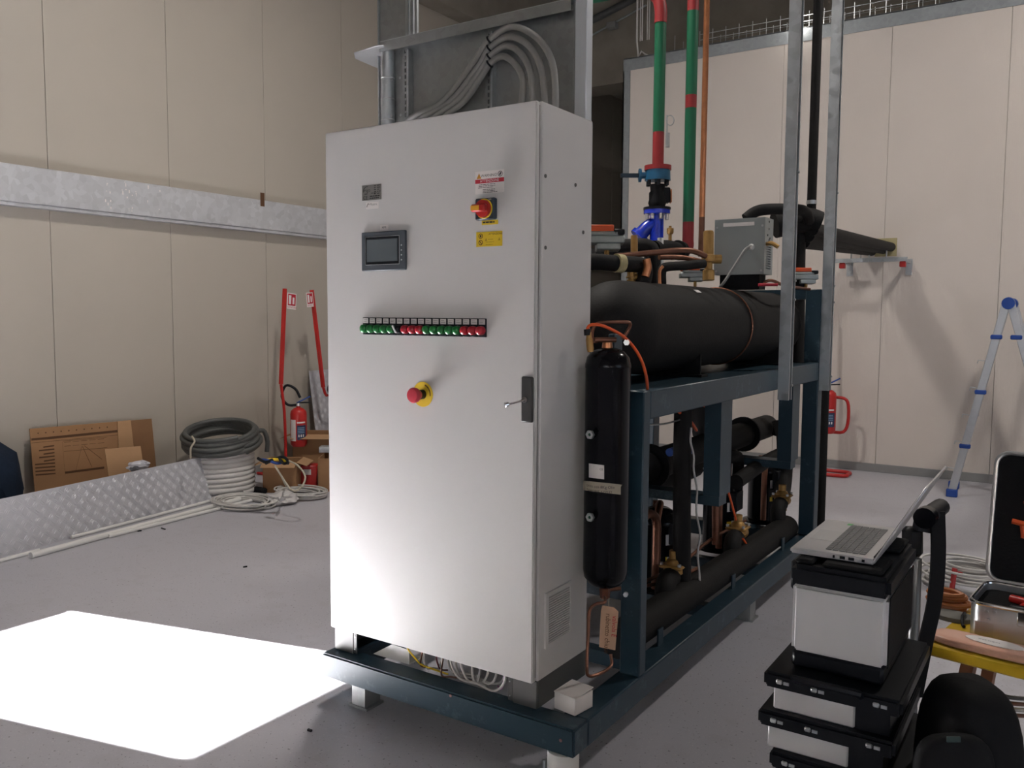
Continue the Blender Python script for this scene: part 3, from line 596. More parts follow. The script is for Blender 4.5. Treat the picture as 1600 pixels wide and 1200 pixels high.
MB().tube([Vector((RX, RY, .54)), PD(945, 941, 3.08), PD(931, 944, 3.08), PD(921, 955, 3.07), PD(919, 990, 3.07), PD(917, 1040, 3.07), PD(920, 1056, 3.08), PD(938, 1052, 3.12), PD(955, 1040, 3.2), PD(954, 1022, 3.22)], .0062, 4, 8).build('copper_drain', COPO, rc)
tg = MB(); T = [PD(941, 946, 3.03), PD(959, 949, 3.03), PD(966, 956, 3.03), PD(961, 1016, 3.02), PD(936, 1011, 3.02), PD(939, 954, 3.03)]
tg = tg.prism(T, (.0004, .0012, 0)).build('paper_tag', TAGM, None, label='manila paper tag with handwriting hanging from the receiver drain', cat='tag')
xx = (T[4]-T[5]).normalized(); yy = (T[1]-T[0]).normalized()
text('valvola E', 'handwriting', INKR, tg, PD(957, 962, 3.026), xx, yy, .026, .001, sx=.8); text('rubinetto chiuso', 'handwriting', INKB, tg, PD(947, 958, 3.026), xx, yy, .026, .001, sx=.8)
MB().tube([PD(951, 935, 3.05), PD(951, 953, 3.03)], .0012, 1, 5).build('string', TAPE, tg)
# lower shell-and-tube vessel and its pipes
hxv = thing('evaporator_vessel', (.75, 2.4, .74), 'horizontal black shell vessel hung under the skid deck', 'pressure vessel')
prof = [(0, 0), (.07, .0), (.07, .02), (.078, .02)]+[(.078, 1.95)]+[(.078*math.cos(a), 1.95+.07*math.sin(a)) for a in [PI/2*k/6 for k in range(1, 6)]]+[(0, 2.02)]
MB().lathe(prof, (.75, 1.45, .835), (0, 1, 0), 28).build('shell', INSUL, hxv)
for y in (1.46, 2.9): MB().lathe([(.075, 0), (.112, 0), (.112, .022), (.075, .022)], (.75, y, .835), (0, 1, 0), 28).build('end_flange', BLKM, hxv)
MB().cyl((.75, 2.35, .90), (.75, 2.35, .975), .016, seg=10).build('valve_stub', STEEL, hxv)
MB().cyl((.78, 1.9, .905), (.78, 1.9, .94), .012, seg=8).build('brass_stub', BRASS, hxv)
def pipe(name, P, r, m, label, cat='pipe', group=None, smooth=4, seg=16, rings=()):
    o = MB().tube(P, r, smooth, seg).build(name, m, None, label=label, cat=cat, group=group)
    for p_, q_, rr_, mm in rings: MB().cyl(p_, q_, rr_, seg=seg).build('ring', mm, o)
    return o
pipe('insulated_pipe', [(.95, 2.2, .66), (.95, 2.75, .70), (.95, 3.3, .705)], .042, INSUL, 'thin black insulated pipe sloping below the hung vessel')
pipe('insulated_pipe', [(1.0, 1.28, 1.19), (1.0, 1.28, .9), (1.0, 1.30, .5), (1.0, 1.32, .31)], .042, INSUL, 'black insulated riser standing beside the white sensor cable')
pipe('insulated_pipe', [(.7, 2.3, 1.19), (.7, 2.3, 1.05), (.72, 2.32, .9)], .075, INSUL, 'short thick insulated neck between deck and hung vessel')
pipe('insulated_pipe', [(.6, .75, .90), (.6, 1.0, .90), (.6, 1.44, .90)], .05, BLKM, 'black branch pipe with a flange near the slim column')
pipe('insulated_pipe', [(.85, 3.3, .84), (.86, 3.42, .82), (.87, 3.44, .7), (.87, 3.44, .5), (.9, 3.3, .42), (.95, 3.1, .40)], .055, INSUL, 'black insulated elbow dropping from the far vessel end')
pipe('chrome_hose', [(.45, 1.3, 1.19), (.43, 1.32, 1.05), (.47, 1.36, .92), (.50, 1.4, .86)], .02, STEEL, 'bright bent steel hose under the deck, beside the copper line', 'hose')
pipe('chrome_hose', [(.56, 1.42, 1.19), (.54, 1.44, 1.05), (.58, 1.5, .9)], .02, STEEL, 'bright bent steel hose under the deck, nearer the orange cable', 'hose')
pipe('orange_cable', [PX(1055, 638, 1.0), PX(1066, 648, 1.0), PX(1080, 660, 1.0), PX(1088, 672, .95)], .008, ORANGE, 'orange cable dipping below the deck beside the steel hoses', 'cable')
pipe('orange_cable', [PX(1100, 634, 1.0), PX(1116, 636, 1.0), PX(1132, 650, 1.0)], .007, ORANGE, 'orange cable arching behind the middle drop hanger', 'cable')
pipe('sensor_cable', [PX(*p, 1.06) for p in ((1080, 668), (1079, 690), (1084, 712), (1084, 735), (1089, 765), (1088, 800), (1094, 835), (1090, 865), (1093, 900), (1093, 932))], .0048, OFFW, 'long wavy white sensor cable hanging past the compressors', 'cable')
pipe('sensor_cable', [PX(1104, 930, 1.07), PX(1096, 938, 1.07), PX(1089, 944, 1.07)], .005, OFFW, 'short stiff white cable end on the suction header', 'cable')
pipe('sensor_cable', [PX(1014, 664, 1.0), PX(1040, 662, 1.0), PX(1068, 654, 1.0)], .004, STEEL, 'thin grey capillary sagging under the deck', 'cable')
pipe('sensor_cable', [PX(1100, 732, 1.05), PX(1118, 724, 1.05), PX(1132, 718, 1.05)], .006, OFFW, 'white cable lying along the lower insulated pipe', 'cable')
pipe('blue_hose', [PX(1046, 707, .9), PX(1060, 703, .9), PX(1078, 704, .9)], .02, BLUEP, 'short blue hose section lying on the hung vessel', 'hose')
fillv = thing('dark_filler_vessel', (.30, 1.45, .2), 'big upright black insulated vessel added to darken the space deep under the deck', 'pressure vessel')  # added vessel, with three added pipes below, darkens the background under the deck
MB().lathe([(0, 0), (.10, .01), (.15, .06), (.15, .92), (.10, .99), (0, 1.0)], (.30, 1.25, .2), (0, 0, 1), 28).build('shell', INSUL, fillv)
for k in range(3): MB().box((.30+.12*math.cos(k*2.1)-.015, 1.25+.12*math.sin(k*2.1)-.015, .165), (.30+.12*math.cos(k*2.1)+.015, 1.25+.12*math.sin(k*2.1)+.015, .26)).build('leg', BLKM, fillv)
pipe('insulated_pipe', [(.30, .62, 1.10), (.30, 1.6, 1.10), (.30, 2.7, 1.10)], .09, INSUL, 'fat black insulated pipe right below the deck, added to darken the background')
pipe('insulated_pipe', [(.42, .62, .62), (.42, 1.6, .60), (.42, 2.9, .60)], .08, INSUL, 'long black insulated pipe added behind the compressors to darken the background')
pipe('insulated_pipe', [(.22, 1.85, 1.1), (.22, 1.85, .7), (.22, 1.87, .25)], .07, INSUL, 'vertical black insulated pipe added behind the compressors to darken the background')
# suction header along the base, three compressors with brass valves
hd = thing('suction_header', (1.05, 1.7, .12), 'thick black insulated suction header along the bottom beam', 'pipe')
MB().tube([(1.02, .58, .275), (1.02, 1.5, .265), (1.02, 3.0, .25)], .073, 1, 20).build('insulation', INSUL, hd)
for y in (.80, 1.72, 2.6): MB().box((XR-.075, y, .2), (XR-.068, y+.05, .27)).build('support_strap', SKID, hd)
MB().tube([(.80, .9, .36), (.95, 1.2, .34), (1.0, 1.5, .345)], .009, 2, 8).build('copper_line', COPO, hd); MB().cyl((.94, 1.18, .345), (.98, 1.22, .36), .016, seg=8).build('copper_fitting', BRASS, hd)
dpt = [((1053, 888), 'first'), ((1153, 828), 'second'), ((1222, 778), 'third')]
vlab = ('nearest the receiver', 'in the middle of the row', 'farthest from the receiver')
for i, ((u, v), nm) in enumerate(dpt):
    c = PX(u, v, .97); k = .92
    vv = thing('shutoff_valve', (c.x, c.y, c.z-.05), 'brass shut-off valve with square cap, '+vlab[i], 'valve', 'brass suction valves')
    K = 1.45
    MB().lathe([(0, -.055*K), (.022*K, -.055*K), (.022*K, -.02*K), (.034*K, -.012*K), (.034*K, .005*K), (0, .005*K)], c, (0, 0, 1), 20).build('body', BRASS, vv)
    MB().box(c+Vector((-.04, -.04, .004))*K, c+Vector((.04, .04, .016))*K).build('bonnet_flange', BRASS, vv, bevel=.012)
    MB().lathe([(0, .016*K), (.028*K, .016*K), (.022*K, .03*K), (.016*K, .034*K), (.016*K, .06*K), (0, .06*K)], c, (0, 0, 1), 20).build('bonnet', BRASS, vv)
    MB().cyl(c+Vector((.0, .02, -.02))*K, c+Vector((.0, .06, -.02))*K, .024*K, seg=14).build('outlet', BRASS, vv)
    for sx in (-1, 1):
        for sy in (-1, 1): MB().cyl(c+Vector((sx*.031, sy*.031, .016))*K, c+Vector((sx*.031, sy*.031, .025))*K, .006*K, seg=6).build('bonnet_bolt', STEEL, vv)
    pipe('suction_branch', [c+Vector((.0, -.03, -.035)), c+Vector((.008, -.09, -.03)), c+Vector((.02, -.15, -.06)), c+Vector((.03, -.17, -.12)), c+Vector((.035, -.17, .30-c.z-.03))], .047, INSUL, 'bent insulated branch from header to the brass valve '+vlab[i], 'pipe', 'insulated suction branches')
    cy = c.y+.34; cx = .74
    cp = thing('compressor', (cx, cy, .2), 'upright black scroll compressor '+vlab[i], 'compressor', 'scroll compressors')
    MB().lathe([(0, 0), (.13, 0), (.13, .012), (.098, .02), (.100, .05), (.100, .34), (.104, .345), (.104, .365), (.100, .37), (.09, .40), (.05, .425), (0, .43)], (cx, cy, .17), (0, 0, 1), 32).build('shell', BLKG, cp)
    an = -.62
    for z, h, mm in ((.42, .055, PAPER), (.33, .03, YELLOW)):
        p0 = Vector((cx+.1008*math.cos(an), cy+.1008*math.sin(an), z)); tt = Vector((-math.sin(an), math.cos(an), 0)); MB().obox(p0-tt*.018, tt*.036, (0, 0, h), Vector((math.cos(an), math.sin(an), 0))*.0012).build('sticker', mm, cp)
    MB().box((cx+.07, cy-.06, .42), (cx+.125, cy+.06, .54)).build('terminal_box', BLK, cp, bevel=.006)
    MB().cyl((cx-.02, cy, .59), (cx-.02, cy, .63), .014, seg=10).build('top_port', COPO, cp)
    pipe('discharge_pipe', [(.80, cy-.17, .22), (.80, cy-.17, .5), (.80, cy-.15, .60), (.78, cy-.08, .635), (.74, cy-.02, .60)], .019, COPO, 'bent copper discharge pipe of the compressor '+vlab[i], 'pipe', 'copper discharge pipes')
pipe('equalising_line', [(.88, 1.0, .36), (.9, 1.5, .34), (.88, 2.0, .36), (.88, 2.6, .35)], .009, COPO, 'thin copper equalising line along the compressor feet')
pipe('orange_cable', [PX(1138, 768, 1.0), PX(1143, 786, 1.0), PX(1150, 812, 1.0)], .006, ORANGE, 'orange cable dropping onto the middle brass valve', 'cable')
pipe('orange_cable', [PX(1161, 842, 1.03), PX(1170, 856, 1.03), PX(1177, 868, 1.03), PX(1174, 877, 1.03), PX(1170, 881, 1.03)], .006, ORANGE, 'short orange cable below the middle brass valve', 'cable')
pipe('discharge_pipe', [(.78, 2.55, .30), (.78, 2.55, .70), (.77, 2.60, .77), (.72, 2.68, .78)], .024, COPO, 'tall tarnished copper bend between the compressors')
pipe('insulated_pipe', [(.86, 2.1, .76), (.88, 2.35, .78), (.86, 2.5, .72), (.82, 2.6, .5)], .035, BLKM, 'black bent pipe above the middle compressor')
pipe('copper_elbow', [PX(1004, 812, .90), PX(1012, 803, .90), PX(1022, 806, .90), PX(1026, 818, .90), PX(1026, 840, .90), PX(1025, 880, .90)], .021, COPO, 'reddish copper elbow beside the slim column')
pipe('copper_stub', [PX(1118, 765, .9), PX(1118, 800, .9), PX(1118, 850, .9)], .020, COPO, 'upright copper stub with soldered cap between the compressors')
# ================================================================== TOP OF THE MACHINE
g1 = PD(1031, 100, 5.6); g2 = PD(1081, 100, 5.6)
def vpipe(root, x, y, segs, r):
    for n, z0, z1, m in segs: MB().cyl((x, y, z0), (x, y, z1), r, seg=24).build(n, m, root)
def zat(u, v, ref): return PD(u, v, (ref-CAM).dot(FW)).z
gp = thing('green_pipe', (g1.x, g1.y, 2.6), 'green water pipe with red joints above the blue strainer', 'pipe')
z = lambda v: zat(1031, v, g1)
vpipe(gp, g1.x, g1.y, (('green_length', z(205), z(36), GREEN), ('red_joint', z(258), z(205), REDP)), .0375)
MB().tube([(g1.x, g1.y, z(38)), (g1.x, g1.y, z(18)), (g1.x-.02, g1.y, z(0)), (g1.x-.08, g1.y, z(-14))], .041, 4, 20).build('red_elbow', REDP, gp)
MB().tube([(g1.x-.07, g1.y, z(-13)), (g1.x-.16, g1.y, z(-22)), (g1.x-.5, g1.y, z(-24))], .0375, 1, 20).build('green_run', GREEN, gp)
MB().cyl((g1.x, g1.y, z(264)), (g1.x, g1.y, z(257)), .088, seg=28).build('red_flange', REDP, gp)
gauge = MB().tube([PD(1042, 228, 5.5), PD(1042, 180, 5.5)], .005, 1, 8).build('vent_cock', STEEL, gp); MB().tube([PD(1047+6*math.cos(a), 188+8*math.sin(a), 5.5) for a in [2*PI*k/14 for k in range(14)]], .003, 1, 6, closed=True).build('pigtail', STEEL, gp); MB().cyl(PD(1043, 230, 5.5), PD(1043, 208, 5.5), .014, seg=10).build('vent_body', STEEL, gp)
gp2 = thing('green_pipe', (g2.x, g2.y, 2.0), 'green water pipe with a red collar, beside the copper riser', 'pipe')
z2 = lambda v: zat(1081, v, g2)
vpipe(gp2, g2.x, g2.y, (('red_joint', z2(20), z2(-60), REDP), ('green_length', z2(148), z2(20), GREEN), ('red_joint', z2(168), z2(148), REDP), ('green_length', z2(345), z2(168), GREEN), ('red_joint', z2(374), z2(345), REDP)), .0375)
MB().tube([(g2.x, g2.y, z2(372)), (g2.x, g2.y, z2(385)), (g2.x-.03, g2.y-.03, z2(394)), (g2.x-.10, g2.y-.05, z2(396))], .037, 4, 18).build('red_bend', REDP, gp2)
MB().cyl((g2.x, g2.y, z2(-60)), (g2.x, g2.y, 6.8), .0375, seg=20).build('green_length', GREEN, gp2)
bv = thing('butterfly_valve', (g1.x, g1.y, z(290)), 'dark blue butterfly valve with long lever under the red flange', 'valve')
MB().cyl((g1.x, g1.y, z(280)), (g1.x, g1.y, z(264)), .085, .082, 28).build('body', TEAL, bv)
a = Vector((g1.x, g1.y, z(272)))
MB().cyl(a-RT*.07, a-RT*.12, .022, seg=12).build('stem', TEAL, bv); MB().cyl(a-RT*.11, a-RT*.125, .045, seg=10).build('notch_plate', TEAL, bv); MB().bar(a-RT*.12, a-RT*.245+UP*.0, .022, .026).build('lever', mat('lever_dark', (.01, .025, .045), .4), bv)
for k in range(6):
    an = k*PI/3; MB().cyl((g1.x+.068*math.cos(an), g1.y+.068*math.sin(an), z(288)), (g1.x+.068*math.cos(an), g1.y+.068*math.sin(an), z(278)), .013, seg=8).build('bolt', BLK, bv)
pv = thing('pump_valve', (g1.x, g1.y, z(320)), 'black cast check valve body with a copper plate, below the lever valve', 'valve')
MB().lathe([(0, 0), (.05, 0), (.06, .03), (.045, .09), (.05, .15), (0, .155)], (g1.x, g1.y, z(322)), (0, 0, 1), 20).build('body', BLKM, pv)
MB().obox(a+UP*-.19-RT*.055-FW*.02, RT*.07, FW*.05, UP*.09+RT*-.0).build('side_cover', BLKM, pv, bevel=.012)
MB().obox(a+UP*-.175+RT*.035, RT*.05, FW*.06, UP*.10).build('actuator_block', BLK, pv, bevel=.008); MB().obox(a+UP*-.175+RT*.086, RT*.008, FW*.05, UP*.085).build('copper_plate', COPPER, pv)
ysn = thing('y_strainer', (g1.x, g1.y, z(378)), 'bright blue enamelled Y-strainer with bolted flange', 'strainer')
MB().lathe([(0, 0), (.088, 0), (.088, .026), (.05, .034), (0, .034)], (g1.x, g1.y, z(326)), (0, 0, -1), 28).build('flange', BLUEV, ysn)
MB().cyl((g1.x, g1.y, z(326)), (g1.x, g1.y, z(322)), .09, seg=28).build('gasket', BLK, ysn)
MB().tube([(g1.x, g1.y, z(330)), (g1.x, g1.y, z(360)), (g1.x, g1.y, z(385))], .046, 1, 20).build('barrel', BLUEV, ysn)
b0 = Vector((g1.x, g1.y, z(345)))
MB().tube([b0, b0-RT*.06-UP*.03, b0-RT*.11-UP*.085], lambda t: .04+.008*t, 4, 18).build('basket_leg', BLUEV, ysn); MB().cyl(b0-RT*.105-UP*.078, b0-RT*.125-UP*.10, .062, seg=18).build('basket_cover', BLUEV, ysn)
for k in range(8):
    an = k*PI/4; MB().cyl((g1.x+.07*math.cos(an), g1.y+.07*math.sin(an), z(341)), (g1.x+.07*math.cos(an), g1.y+.07*math.sin(an), z(332)), .012, seg=6).build('bolt', STEEL, ysn)
# copper riser and others on the roof
cr = PD(1100, 200, 5.3); zc = lambda v: zat(1098, v, cr)
t = thing('copper_riser', (cr.x, cr.y, zc(400)), 'shiny copper riser next to the green pipe', 'pipe')
MB().cyl((cr.x, cr.y, zc(338)), (cr.x, cr.y, 6.8), .018, seg=16).build('bright_length', COPPER, t); MB().cyl((cr.x, cr.y, zc(400)), (cr.x, cr.y, zc(338)), .018, seg=16).build('scorched_length', COPO, t)
def ppipe(name, pts, r, m, label, cat='pipe', **k): return pipe(name, [PD(*p) for p in pts], r, m, label, cat, **k)
ppipe('insulated_pipe', ((880, 412, 3.75), (930, 409, 3.8), (965, 412, 3.85), (1000, 414, 3.9), (1008, 422, 3.9), (1004, 445, 3.9)), .036, INSUL, 'black insulated pipe with a brown collar crossing above the near tank end', rings=((PD(962, 411, 3.84), PD(972, 412, 3.86), .042, FOAM),))
ppipe('copper_valve', ((1010, 405, 3.85), (1012, 418, 3.85), (1008, 432, 3.85)), .018, COPPER, 'orange copper union at the end of the collared pipe', 'valve')
ppipe('insulated_pipe', ((930, 388, 4.9), (985, 386, 4.9), (1010, 386, 4.9), (1019, 398, 4.9), (1019, 450, 4.9)), .047, INSUL, 'black insulated elbow under the blue strainer')
ppipe('white_pipe', ((1032, 372, 5.0), (1032, 410, 5.0), (1032, 450, 5.0)), .018, WHITE, 'white strip of pipe between black elbow and flange')
o = ppipe('insulated_pipe', ((1020, 388, 4.95), (1045, 387, 5.2), (1062, 392, 5.4), (1066, 396, 5.5)), .045, BLKM, 'short black flanged pipe leading to the red bend'); MB().cyl(PD(1058, 390, 5.35), PD(1063, 392, 5.4), .06, seg=18).build('flange', BLKM, o)
ppipe('air_vent', ((1047, 376, 5.2), (1047, 366, 5.2)), .010, BRASS, 'small brass automatic air vent on the flanged pipe', 'valve', smooth=1); o = bpy.data.objects['air_vent']; MB().lathe([(0, 0), (.016, 0), (.021, .01), (.021, .035), (.008, .04), (.008, .05), (0, .05)], PD(1047, 366, 5.2), (0, 0, 1), 14).build('float_cap', BRASS, o)
ppipe('copper_pipe', ((962, 400, 4.0), (990, 398, 4.05), (1030, 394, 4.1), (1065, 391, 4.15), (1085, 393, 4.2), (1102, 400, 4.25)), .014, COPO, 'long tarnished copper pipe running to the brass safety valve')
ppipe('copper_pipe', ((1030, 402, 4.2), (1060, 402, 4.25), (1080, 405, 4.3), (1100, 410, 4.3)), .013, COPO, 'shorter copper pipe just below the long tarnished one')
ppipe('insulated_pipe', ((1034, 446, 4.2), (1034, 424, 4.2), (1042, 417, 4.2), (1070, 415, 4.25), (1100, 412, 4.3)), .023, INSUL, 'thin black pipe with a copper bend above the big tank'); ppipe('copper_bend', ((1031, 446, 4.17), (1031, 424, 4.17), (1036, 416, 4.17)), .008, COPPER, 'bare copper bend at the end of the thin black pipe')
def actuator(u, v, d, s, label, flip=1):
    c = PD(u, v, d); t = thing('valve_actuator', c-UP*.09*s, label, 'actuator', 'valve actuators')
    ob = lambda n, x0, x1, z0, z1, m: MB().obox(c+RT*x0*s+UP*z0*s-FW*.04*s, RT*(x1-x0)*s, FW*.08*s, UP*(z1-z0)*s).build(n, m, t, bevel=.004*s)
    ob('motor', -.12, .08, -.035, .0, BOXG); ob('motor_hood', -.10, .05, .0, .02, BOXG); ob('orange_cover', -.11, .03, .02, .05, ORANGE); ob('cable_gland', .03, .08, .005, .03, BLK); ob('base', -.05, .06, -.065, -.035, BOXG)
    MB().cyl(c-UP*.065*s, c-UP*.13*s, .012*s, seg=10).build('stem', BRASS, t)
actuator(948, 370, 4.0, 1., 'grey valve actuator with orange cover beside the cabinet edge')
actuator(1086, 427, 4.7, .7, 'small grey actuator with orange cover behind the brass safety valve')
actuator(1259, 430, 5.6, .9, 'grey valve actuator with orange cover between the two strut channels')
def safety(u, v0, v1, d, r, label):
    a, b = PD(u, v1, d), PD(u, v0, d); t = thing('safety_valve', a, label, 'valve', 'brass valves on the roof'); L = (b-a).length; dd = b-a
    MB().lathe([(0, 0), (r*.9, 0), (r*.9, L*.2), (r*.6, L*.22), (r*.6, L*.35), (r*1.05, L*.37), (r*1.05, L*.5), (r*.8, L*.52), (r*.8, L*.97), (r*.7, L), (0, L)], a, dd, 12).build('body', BRASS, t)
    MB().cyl(a+dd*.43, a+dd*.43+RT*r*1.9, r*.7, seg=10).build('outlet', BRASS, t)
safety(1107, 361, 438, 4.4, .034, 'tall brass safety valve against the grey instrument box')
safety(991, 368, 448, 4.3, .022, 'brass valve body behind the collared black pipe')
safety(986, 425, 440, 3.9, .022, 'stubby brass fitting under the collared black pipe')
ib = thing('instrument_box', (.93, 2.25, 1.74), 'grey sheet metal instrument box on black legs above the tank', 'box')
a = PD(1117, 347, 4.83); yb_ = a.y; b = PY(1196, 339, yb_); c = PY(1196, 428, yb_); d = PX(1216, 346, b.x)
MB().box((a.x, yb_, c.z), (b.x-.014, yb_+.15, b.z)).build('enclosure', BOXG, ib)
sp_ = MB().box((b.x-.014, yb_, c.z), (b.x, yb_+.03, b.z)).box((b.x-.014, yb_+.12, c.z), (b.x, yb_+.15, b.z)).box((b.x-.014, yb_+.03, c.z), (b.x, yb_+.12, c.z+.03)).box((b.x-.014, yb_+.03, c.z+.03+11*.013), (b.x, yb_+.12, b.z)).build('louvred_side', BOXG, ib)
MB().box((a.x+.05, yb_-.001, b.z-.042), (b.x-.06, yb_+.001, b.z-.022)).build('label_strip', PAPER, ib)
for x in (a.x+.015, b.x-.015):
    for z in (c.z+.02, b.z-.045): MB().cyl((x, yb_, z), (x, yb_-.003, z), .006, seg=8).build('screw', STEEL, ib)
for k in range(11): MB().box((b.x-.003, yb_+.03, c.z+.037+k*.013), (b.x, yb_+.12, c.z+.043+k*.013)).build('louvre', BOXG, sp_)
for y, z in ((.07, .29), (.07, .25), (.05, .215), (.09, .20), (.075, .19)): MB().cyl((b.x, yb_+y, c.z+z), (b.x+.002, yb_+y, c.z+z), .006, seg=8).build('painted_hole', BLK, ib)  # black discs painted in for the shade inside open holes
q = PY(1174, 386, yb_); MB().cyl(q, q+Vector((0, -.02, 0)), .018, .012, 12).build('cable_gland', WHITE, ib)
MB().tube([q+Vector((0, -.02, 0)), q+Vector((-.02, -.05, -.02)), PD(1150, 412, 4.7), PD(1132, 440, 4.7), PD(1125, 448, 4.75)], .008, 4, 8).build('grey_cable', GREYC, ib)
MB().tube([PY(1199, 381, yb_+.03), PY(1206, 380, yb_), PY(1216, 386, yb_+.0)], .012, 2, 8).build('brass_tails', BRASS, ib)
MB().box((a.x+.03, yb_+.02, 1.74), (b.x-.03, yb_+.13, c.z)).build('black_support', BLKM, ib)
pipe('red_tube', [PD(1185, 445, 4.7), PD(1215, 445, 4.7)], .008, mat('red_glass', (.6, .03, .06), .3), 'short bright red tube under the instrument box', 'tube', smooth=1)
ppipe('copper_line', ((1190, 443, 4.8), (1205, 438, 4.8), (1225, 446, 4.9), (1250, 450, 5.2), (1265, 452, 5.3)), .009, COPO, 'thin copper line behind the strut channel base')
# black insulated pipes to the cold room wall
ppipe('insulated_pipe', ((1165, 342, 5.2), (1180, 331, 5.2), (1200, 327, 5.2), (1240, 327, 5.3), (1258, 331, 5.4), (1264, 345, 5.5)), .034, INSUL, 'black insulated pipe arching over the instrument box')
ppipe('insulated_pipe', ((1210, 352, 5.6), (1235, 347, 5.6), (1262, 345, 5.6), (1278, 350, 5.6)), .085, INSUL, 'thickest black insulated pipe joining the manifold behind the strut')
ppipe('insulated_pipe', ((1244, 600, 5.65), (1244, 500, 5.65), (1245, 400, 5.65), (1246, 352, 5.65)), .055, INSUL, 'upright black insulated pipe behind the actuator stem', smooth=2)
ends = [(1392, 386), (1380, 390), (1362, 393), (1348, 388)]
for i, (u, v) in enumerate(ends):
    e = PY(u, v, YB-.01); s0 = PD((1268, 1262, 1255, 1250)[i], (358, 368, 378, 345)[i], 5.55+.05*i); mid = s0*.4+e*.6
    pipe('insulated_pipe', [s0, mid, e], .045 if i < 3 else .03, INSUL, ('black insulated pipe entering the cold room wall beside the foam patch', 'black insulated pipe second in the bundle to the wall bracket', 'black insulated pipe lowest in the bundle to the wall bracket', 'slim black pipe uppermost in the bundle to the wall bracket')[i], group='pipes to the cold room', smooth=2)
q0, q1 = PY(1368, 373, YB), PY(1401, 400, YB); MB().box((q0.x, YB-.006, q1.z), (q1.x, YB-.0005, q0.z)).build('foam_patch', FOAM, None, label='yellow foam patch around the pipe entry in the white wall', cat='foam patch')
wbk = thing('pipe_bracket', (.75, YB-.15, 2.0), 'galvanised rail bracket with red end caps under the black pipes', 'bracket')
a, b = PY(1305, 408, YB-.30), PY(1418, 404, YB-.30)
MB().box((a.x, YB-.33, a.z-.02), (b.x, YB-.29, a.z+.02)).build('rail', GALV, wbk)
for x in (a.x+.06, b.x-.05):
    arm = MB().box((x, YB-.29, a.z-.03), (x+.04, YB, a.z+.005)).build('arm', GALV, wbk); MB().box((x-.01, YB-.012, a.z-.14), (x+.05, YB, a.z+.02)).build('wall_plate', GALV, arm)
    MB().box((x-.02, YB-.31, a.z-.075), (x+.035, YB-.25, a.z-.02)).build('red_cap', RED, wbk, bevel=.006)
for u in (1330, 1345, 1358, 1385): q = PY(u, 398, YB-.31); MB().cyl((q.x, q.y, a.z+.02), (q.x, q.y, a.z+.10), .007, seg=8).build('clamp_rod', STEEL, wbk)
# risers beyond the rear column
bx = PD(1272, 200, 5.85); zb = lambda v: zat(1270, v, bx)
t = thing('insulated_riser', (bx.x, bx.y, zb(345)), 'black insulated riser between the two strut channels', 'pipe'); MB().cyl((bx.x, bx.y, zb(345)), (bx.x, bx.y, zb(4)), .031, seg=18).build('insulation', INSUL, t); MB().cyl((bx.x, bx.y, zb(4)), (bx.x, bx.y, 6.8), .012, seg=10).build('threaded_rod', STEEL, t)
MB().cyl((bx.x, bx.y, zb(318)), (bx.x, bx.y, zb(312)), .036, seg=16).build('clamp', STEEL, t)
cq = PD(1303, 200, 5.75); zq = lambda v: zat(1298, v, cq)
t = thing('copper_riser', (cq.x, cq.y, 0), 'copper riser wrapped in black insulation below, beside the rear strut channel', 'pipe'); MB().cyl((cq.x, cq.y, zq(436)), (cq.x, cq.y, 6.8), .021, seg=16).build('copper', COPPER, t); MB().cyl((cq.x, cq.y, .0), (cq.x, cq.y, zq(436)), .031, seg=18).build('insulation', INSUL, t)
MB().lathe([(.032, 0), (.07, 0), (.06, .03), (.032, .05)], (cq.x, cq.y, .0), (0, 0, 1), 18).build('floor_collar', BLKM, t)
for v in (147, 595): MB().cyl((cq.x, cq.y, zq(v)), (cq.x, cq.y, zq(v)+.014), .027 if v < 400 else .036, seg=14).build('clamp', STEEL, t)
# ================================================================== ALONG THE LEFT WALL
b0, b1 = PZ(0, 872, 0), PZ(362, 772, 0); b0 = b0+(b0-b1)*.25
def plate(name, o, ex, ey, label, cell=.052, th=.004):       # tread plate: sheet with raised lozenges
    o, ex, ey = Vector(o), Vector(ex), Vector(ey); n = ex.cross(ey).normalized()
    if n.dot(CAM-o) < 0: n = -n
    t = thing(name, (o.x, o.y, o.z), label, 'metal plate'); MB().obox(o, ex, ey, -n*th).build('sheet', CHECK, t)
    mb = MB(); ux, uy = ex.normalized(), ey.normalized(); nx, ny = int(ex.length/cell), int(ey.length/cell)
    for i in range(nx):
        for j in range(ny):
            c = o+ux*(i+.5)*cell+uy*(j+.5)*cell; s = 1 if (i+j) % 2 else -1; a = (ux+uy*s).normalized()*cell*.44; b = (ux-uy*s).normalized()*cell*.085
            for k in (-2.7, 0, 2.7):
                cc = c+b*k; q = len(mb.v); mb.v += [cc-a, cc-b, cc+a, cc+b, cc-a*.5+n*.003, cc+a*.5+n*.003]; mb.f += [(q, q+1, q+4), (q+1, q+2, q+5), (q+1, q+5, q+4), (q+2, q+3, q+5), (q+3, q, q+4), (q+3, q+4, q+5)]
    mb.build('tread_pattern', CHECK, t, smooth=False, kind='stuff')
tl = PX(362, 705, b1.x-.10); ey = Vector((-.10, 0, tl.z))
plate('tread_plate', b0, b1-b0, ey, 'long aluminium tread plate leaning on edge in front of the cardboard')
q = PX(499, 700, -4.02); plate('tread_plate', (-4.02, q.y, 0), (-.04, .34, 0), (-.14, 0, 1.0), 'narrow upright tread plate leaning on the wall behind the fire extinguishers', .055)
cs = thing('cardboard_sheet', (-4.1, 1.5, 0), 'flattened brown carton with printed diagram leaning on the beige wall', 'cardboard')
XC = -4.13
def cpt(u, v): return PX(u, v, XC)
A, B, C_ = cpt(52, 671), cpt(194, 659), cpt(243, 655)
